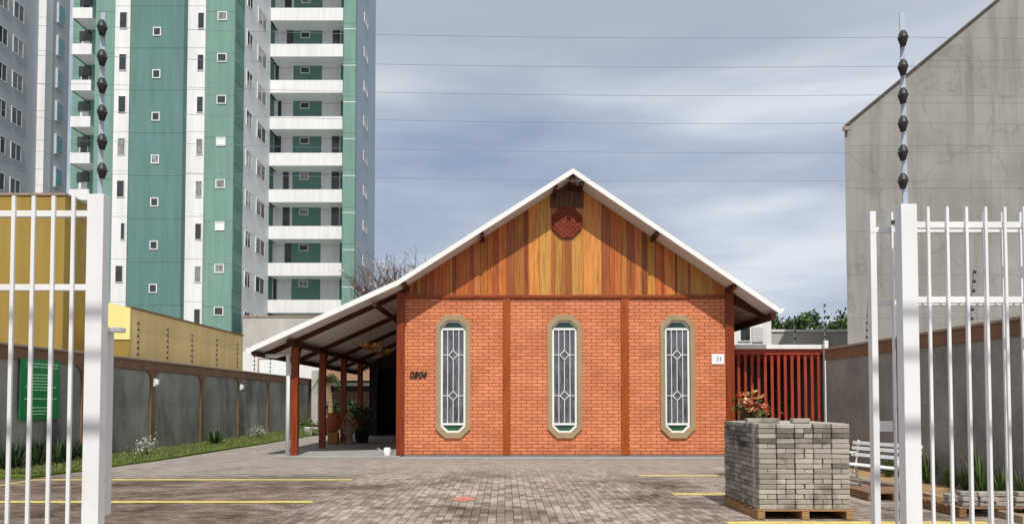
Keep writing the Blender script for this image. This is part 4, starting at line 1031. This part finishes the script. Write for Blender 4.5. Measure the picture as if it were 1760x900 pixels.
# big grey hall on the right
gy = 24.0; gh = thing('grey_hall', (19, 28, 0), 'tall plain grey rendered hall with a sloping roof edge behind the right wall', 'building')
p0 = P(1457, 590, gy); pe = P(1452, 214, gy); pt = P(1527, 152, gy)
d = Vector((pt.x - pe.x, 0, pt.z - pe.z)).normalized(); half = 9.8; ax, az = p0.x + half, pe.z - .05 + half * d.z / d.x
m = MB(); m.prism([(p0.x, gy, 0), (p0.x + 2 * half, gy, 0), (p0.x + 2 * half, gy, pe.z - .05), (ax, gy, az), (p0.x, gy, pe.z - .05)], (7.5, 12, 0)); m.build('wall', M['greyhall'], gh)
nrm2 = Vector((-d.z, 0, d.x)); a = Vector((pe.x - .06, gy - .1, pe.z - .10)); b_ = Vector((ax, gy - .1, a.z + (ax - a.x) * d.z / d.x)); c_ = Vector((2 * ax - a.x, gy - .1, a.z)); u3 = Vector((0, 0, .055))
m = MB(); m.prism([a, b_, b_ + u3, a + u3], (7.6, 12.1, 0)); m.prism([b_ + Vector((.002, 0, 0)), c_, c_ + u3, b_ + u3 + Vector((.002, 0, 0))], (7.6, 12.1, 0)); m.build('roof', M['hallroof'], gh)
B(pe.x - .1, pe.x + .1, gy - .16, gy - .02, pe.z - .24, pe.z - .12).build('gutter', M['coping'], gh)
# white house at the back right
wy2 = 30; wh_ = thing('white_house', (13, 33, 0), 'low white house with a shuttered window beyond the red screen', 'house')
xa, xb, xc_ = P(1262, 570, wy2).x, P(1318, 570, wy2).x, P(1462, 580, wy2).x
B(xb + .002, xc_, wy2, wy2 + 5, 0, P(1400, 570, wy2).z).build('wall', M['oldconc'], wh_)
B(xb + .002, xc_, wy2 - .06, wy2 + .1, P(1400, 570, wy2).z + .002, P(1400, 566, wy2).z).build('coping', M['white_paint'], wh_)
B(xa - 2, xb, wy2 - .5, wy2 + 5, 0, P(1290, 553, wy2).z).build('upper_block', M['white_paint'], wh_)
w1 = B(P(1268, 575, wy2 - .5).x, P(1290, 575, wy2 - .5).x, wy2 - .56, wy2 - .502, P(1280, 588, wy2).z, P(1280, 562, wy2).z).build('window', M['winframe'], wh_)
B(P(1272, 575, wy2 - .5).x, P(1288, 575, wy2 - .5).x, wy2 - .58, wy2 - .562, P(1280, 586, wy2).z, P(1280, 564, wy2).z).build('pane', M['glass_dark'], w1)
m = MB(); x0, x1 = P(1292, 575, wy2 - .5).x, P(1311, 575, wy2 - .5).x
for k in range(9):
    z = P(1280, 588, wy2).z + k * .075; m.obox(((x0 + x1) / 2, wy2 - .55, z), x1 - x0, .05, .045, Matrix.Rotation(R(30), 3, 'X'))
m.build('louvre_shutter', M['winframe'], wh_)
rod(P(1365, 560, 28).x, 28, P(1365, 590, 28).z, 1.15, 4, 'electric-fence rod above the red screen, the shorter left one', (0, 0), 'electric-fence rods at the back right', .04, .045)
rod(P(1418, 560, 20.45).x, 20.5, P(1418, 585, 20.45).z, 1.1, 6, 'electric-fence rod rising from the slim white post', (0, 0), 'electric-fence rods at the back right', .03, .035)

# ------------------------------------------------------------------ green tower block
tw = thing('tower_block', (-22, 52, 0), 'green and white apartment tower with stacked white balconies', 'apartment tower')
FH = 2.8
M['glass_curtain'] = glass_mat('curtained_window_glass', lin(70, 74, 74), lin(168, 170, 164), 0.15)
def wfront(parent, px0, px1, py0, py1, Y, dz, frame='t_white', glass='glass_dark', ft=.06, name='window', open_=None, pr=.05):
    a = P(px0, py1, Y); b = P(px1, py0, Y); z0, z1 = a.z - dz, b.z - dz
    if z0 < 3: return
    if name == 'window' and glass == 'glass_dark' and random.random() < .35: glass = 'glass_curtain'
    o = [Vector((a.x, Y - pr, z0)), Vector((b.x, Y - pr, z0)), Vector((b.x, Y - pr, z1)), Vector((a.x, Y - pr, z1))]
    i = [Vector((a.x + ft, Y - pr, z0 + ft)), Vector((b.x - ft, Y - pr, z0 + ft)), Vector((b.x - ft, Y - pr, z1 - ft)), Vector((a.x + ft, Y - pr, z1 - ft))]
    m = MB(); m.ring(o, i, (0, pr - .003, 0)); w = m.build(name, M[frame], parent)
    B(a.x + ft, b.x - ft, Y - pr * .5, Y - .004, z0 + ft, z1 - ft).build('pane', M[glass], w)
    return w
TY = 45.5; tt = 44.8
ztopA = ztopB = 37.6
xA0 = P(159, 350, TY).x; xA1 = P(400, 350, TY).x
B(xA0, xA1, TY, 47.2, 0, 37.8).build('front_wall', M['t_light'], tw)
B(P(222, 350, tt).x, P(312, 350, tt).x, tt, TY - .003, 0, ztopA).build('teal_bay', M['t_teal'], tw)
m = MB(); m.box(P(314, 350, TY).x, P(319, 350, TY).x, TY - .02, TY - .003, 0, ztopA); m.build('bay_shade_strip', M['t_deep'], tw)  # dark green strip painted in for the shade beside the teal bay
for (a, b) in ((195, 221), (319.5, 351)): B(P(a, 350, TY).x, P(b, 350, TY).x, TY - .16, TY - .003, 0, ztopA).build('white_strip', M['t_white'], tw)
xs = xA1
B(xA0 - 0.5, xs - .003, 47.203, 52.5, 0, 37.8).build('side_wall', M['t_grey'], tw)
for k in range(-6, 8):      # horizontal bands on the return
    z = P(410, 215, 46.2).z - k * FH
    if z > 2: B(xs, xs + .03, TY + .05, 47.15, z, z + 1.35).build('band', M['t_deep'], tw)
for k in range(-5, 6):
    dz = k * FH
    wfront(tw, 261, 275, 193, 208, tt, dz)
for k in range(-5, 6):
    dz = k * FH
    if k != 3: wfront(tw, 203, 217, 165, 194, TY - .16, dz, ft=.035)
    else: wfront(tw, 211, 219, 165, 194, TY - .16, dz, ft=.035)
    wfront(tw, 338, 350, 166, 194, TY - .16, dz, ft=.035)
    w = wfront(tw, 372.5, 389, 164, 179, TY, dz, glass=('t_grey' if k in (1, 3) else 'glass_dark'))
def wside(parent, px0, px1, pyc, hh, X, dz, glass='glass_dark'):
    a = PXp(px0, pyc, X); b = PXp(px1, pyc, X); zc = (a.z + b.z) / 2 - dz
    if zc < 3: return
    if random.random() < .35: glass = 'glass_curtain'
    y0, y1 = a.y, b.y; ft = .06
    O = [Vector((X + .05, y0, zc - hh / 2)), Vector((X + .05, y1, zc - hh / 2)), Vector((X + .05, y1, zc + hh / 2)), Vector((X + .05, y0, zc + hh / 2))]
    I = [Vector((X + .05, y0 + ft, zc - hh / 2 + ft)), Vector((X + .05, y1 - ft, zc - hh / 2 + ft)), Vector((X + .05, y1 - ft, zc + hh / 2 - ft)), Vector((X + .05, y0 + ft, zc + hh / 2 - ft))]
    m = MB(); m.ring(O, I, (-.047, 0, 0)); 
    w = m.build('window', M['t_white'], parent)
    m = MB(); m.box(X + .004, X + .03, y0 + ft, y1 - ft, zc - hh / 2 + ft, zc + hh / 2 - ft); m.build('pane', M[glass], w)
    m = MB(); m.box(X + .031, X + .045, (y0 + y1) / 2 - .03, (y0 + y1) / 2 + .03, zc - hh / 2 + ft, zc + hh / 2 - ft); m.build('mullion', M['t_white'], w)
for k in range(-5, 6):
    wside(tw, 422.5, 432, 206, 1.15, xs, k * FH); wside(tw, 441, 456, 229, 1.2, xs, k * FH)
# balconies
BY = 52.5; bx0, bx1 = P(461, 300, BY).x, P(588, 300, BY).x; wy3 = 54.0
B(bx0 - .6, bx1 + .5, wy3, 60, 0, ztopB + .3).build('balcony_wall', M['t_deep'], tw)
for k in range(-5, 7):
    z0 = P(525, 222, BY).z - k * FH
    if z0 < 2: continue
    pb = MB(); pb.box(bx0, bx1, BY, BY + .12, z0, z0 + .98); pb.box(bx0, bx0 + .12, BY + .121, wy3 - .002, z0, z0 + .98)
    o = pb.build('balcony', M['t_white'], tw)
    B(bx0, bx1, BY + .122, wy3 - .003, z0, z0 + .14).build('slab', M['t_grey'], o)
for k in range(-5, 6):
    dz = k * FH
    w = wfront(tw, 471, 504, 170, 214, wy3, dz, 't_white', 't_white', .06, 'balcony_door')
    if w:
        a = P((478, 472, 488, 488, 492, 473)[k % 6], 214, wy3); b = P((484, 484, 498, 500, 504, 479)[k % 6], 172, wy3)
        B(a.x, b.x, wy3 - .07, wy3 - .052, a.z - dz + .1, b.z - dz - .05).build('dark_leaf', M['glass_dark'], w)
    w = wfront(tw, 553, 586, 170, 214, wy3, dz, 't_white', 't_white', .06, 'balcony_door')
    if w and k in (-4, -2, 1, 2, 3):
        a = P(571, 214, wy3); b = P(584, 172, wy3); B(a.x, b.x, wy3 - .07, wy3 - .052, a.z - dz + .1, b.z - dz - .05).build('dark_leaf', M['glass_dark'], w)
    wfront(tw, 516, 532, 176, 187, wy3, dz, ft=.05)
# right-hand end
ex0, ex1 = P(589, 300, 52).x, P(610, 300, 52).x; zE = 38.2
B(ex0, ex1, 52, 52.4, 0, ztopB).build('corner_pier', M['t_light'], tw)
B(ex0 + .1, ex1, 52.403, 60, 0, zE).build('end_wall', M['t_blue'], tw)
for k in range(-5, 6): wside(tw, 624.5, 630.5, 213, .8, ex1, k * FH)
B(ex0 - .02, ex1 + .02, 51.98, 52.02, 0.5, 0.6)
for k in range(-5, 8):      # floor joints on the end wall and pier
    z = P(600, 176, 52).z - k * FH
    if z > 1: B(ex0 - .001, ex1 + .012, 51.985, 52.41, z, z + .05).build('floor_joint', M['t_grey'], tw)
# left balconies
lb0, lb1 = P(119, 300, BY).x, P(158, 300, BY).x
B(P(121, 300, 54.2).x, lb1 + 2, 54.2, 59, 0, ztopB + .3).build('balcony_wall', M['t_light'], tw)
for k in range(-5, 8):
    z0 = P(138, 218, BY).z - k * FH
    if z0 < 2: continue
    m = MB(); m.box(lb0, lb1 - .21, BY, BY + .12, z0, z0 + .82); m.box(lb0, lb0 + .12, BY + .121, 54.19, z0, z0 + .82); o = m.build('balcony', M['t_white'], tw)
    B(lb0, lb1 - .21, BY + .122, 54.18, z0, z0 + .14).build('slab', M['t_grey'], o)
    if k < 6: wfront(tw, 138, 153, 178, 212, 54.2, k * FH + (P(138, 218, BY).z - P(138, 218, BY).z), 't_white', 't_white' if k % 2 == 0 else 'glass_dark', .06, 'balcony_door')
    B(P(133, 300, 54.2).x, P(153, 300, 54.2).x, 54.1, 54.17, z0 + 1.9, z0 + 2.65).build('dark_lintel', M['glass_dark'], tw)
# ------------------------------------------------------------------ grey block at the far left
bl = thing('grey_block', (-40, 57, 0), 'blue grey apartment block with a white corner strip at the far left', 'apartment block')
GX = -38.5
B(GX - 8, GX, 50, 57.0, 0, 40).build('side_wall', M['b_grey'], bl)
B(GX, GX + .62, 56.7, 57.6, 0, 40.4).build('white_strip', M['t_white'], bl)
B(GX - 8, GX + .6, 57.601, 59.8, 0, 40.2).build('rear_wall', M['b_grey'], bl)
for k in range(-4, 5):
    wside(bl, 19, 37, 201, 1.35, GX, k * FH); wside(bl, -8, 10, 185, 1.35, GX, k * FH)
    a = PXp(94, 190, GX + .6); b = PXp(105, 190, GX + .6); z = a.z - k * FH
    if z > 3:
        w = B(GX + .603, GX + .8, a.y, b.y, z - .85, z + .85).build('window', M['b_grey'], bl)
        B(GX + .803, GX + .82, a.y + .08, b.y - .08, z - .7, z + .7).build('pane', M['glass_teal'], w); B(GX + .61, GX + .79, a.y + .06, a.y + .0 + .01, z - .7, z + .7)

# ------------------------------------------------------------------ trees
def branch(m, p, d, L, r, depth, tips, twist=.55):
    pts = [p]; n = 4; q = p.copy(); dd = d.copy()
    for i in range(n):
        dd = (dd + Vector((random.gauss(0, .12), random.gauss(0, .12), random.gauss(0.02, .08)))).normalized(); q = q + dd * L / n; pts.append(q.copy())
    m.tube(pts, [r * (1 - .45 * i / n) for i in range(n + 1)], 5 if r < .05 else 7, cap=False)
    if depth == 0: tips.append((q, dd)); return
    for k in range(random.choice((3, 3, 4))):
        nd = (dd + Vector((random.gauss(0, twist), random.gauss(0, twist), random.gauss(.12, twist * .6)))).normalized()
        branch(m, pts[random.choice((2, 3, 4, 4))], nd, L * random.uniform(.6, .8), r * .52, depth - 1, tips, twist)
def bare_tree(x, y, h, label):
    t = thing('bare_tree', (x, y, 0), label, 'tree'); m = MB(); tips = []
    for k in range(9): branch(m, Vector((x + random.uniform(-.2, .2), y, h * .3)), Vector((random.uniform(-.3, .3), random.uniform(-.3, .3), 1)).normalized(), h * .27, .15, 4, tips, .55)
    m.build('branches', M['twig'], t, recalc=False)
    m = MB(); m.tube([(x, y, 0), (x, y, h * .35)], [.3, .2], 9); m.build('trunk', M['bark'], t)
    m = MB()
    for q, d in tips:
        if random.random() < .35: m.leaf(q, .2, random.random())
    m.build('dry_foliage', M['leaf_dry'], t, recalc=False)
q = P(688, 490, 46); bare_tree(q.x, 46, P(675, 437, 46).z, 'bare brown tree rising behind the porch roof next to the tower')
def tree(x, y, h, cr, n, mat, label, size=.35, z0=.35):
    t = thing('leafy_tree', (x, y, 0), label, 'tree', 'trees beyond the white house'); m = MB(); tips = []
    m.tube([(x, y, 0), (x + .1, y, h * .3), (x, y, h * .55)], [.28, .22, .14], 9); m.build('trunk', M['bark'], t)
    m = MB(); lob = []
    for k in range(26):
        d = Vector((random.gauss(0, 1), random.gauss(0, 1), random.gauss(0, 1))).normalized() * random.uniform(.45, 1)
        c = Vector((x + d.x * cr, y + d.y * cr, h * (.5 + z0 / 2) + d.z * h * .3)); lob.append((c, random.uniform(.2, .42) * cr, random.uniform(.1, .9)))
    m2 = MB()
    for c, r, v in lob[:14]: m2.tube([(x, y, h * .4), (x + (c.x - x) * .5, y + (c.y - y) * .5, (h * .4 + c.z) / 2 + .2), c], [.1, .06, .02], 5)
    m2.build('limbs', M['bark'], t)
    for i in range(n):
        c, r, v = random.choice(lob); d = Vector((random.gauss(0, 1), random.gauss(0, 1), random.gauss(0, .8))).normalized() * r * random.uniform(.5, 1.1)
        m.leaf(c + d, size * random.uniform(.6, 1.3), min(1, max(0, v + random.gauss(0, .25))))
    m.build('crown', mat, t, recalc=False)
for i, (px, py, cr, mk) in enumerate(((1332, 536, 1.9, 'leaf_green'), (1362, 533, 2.0, 'leaf_dark'), (1395, 536, 1.9, 'leaf_green'), (1422, 538, 1.7, 'leaf_dark'), (1448, 530, 2.2, 'leaf_green'), (1490, 540, 2.2, 'leaf_dark'))):
    q = P(px, py, 48 + (i % 2) * 3); tree(q.x, q.y, q.z, cr, 2600, M[mk], ['first', 'second', 'third', 'fourth', 'fifth', 'sixth'][i] + ' tree from the left beyond the white house')
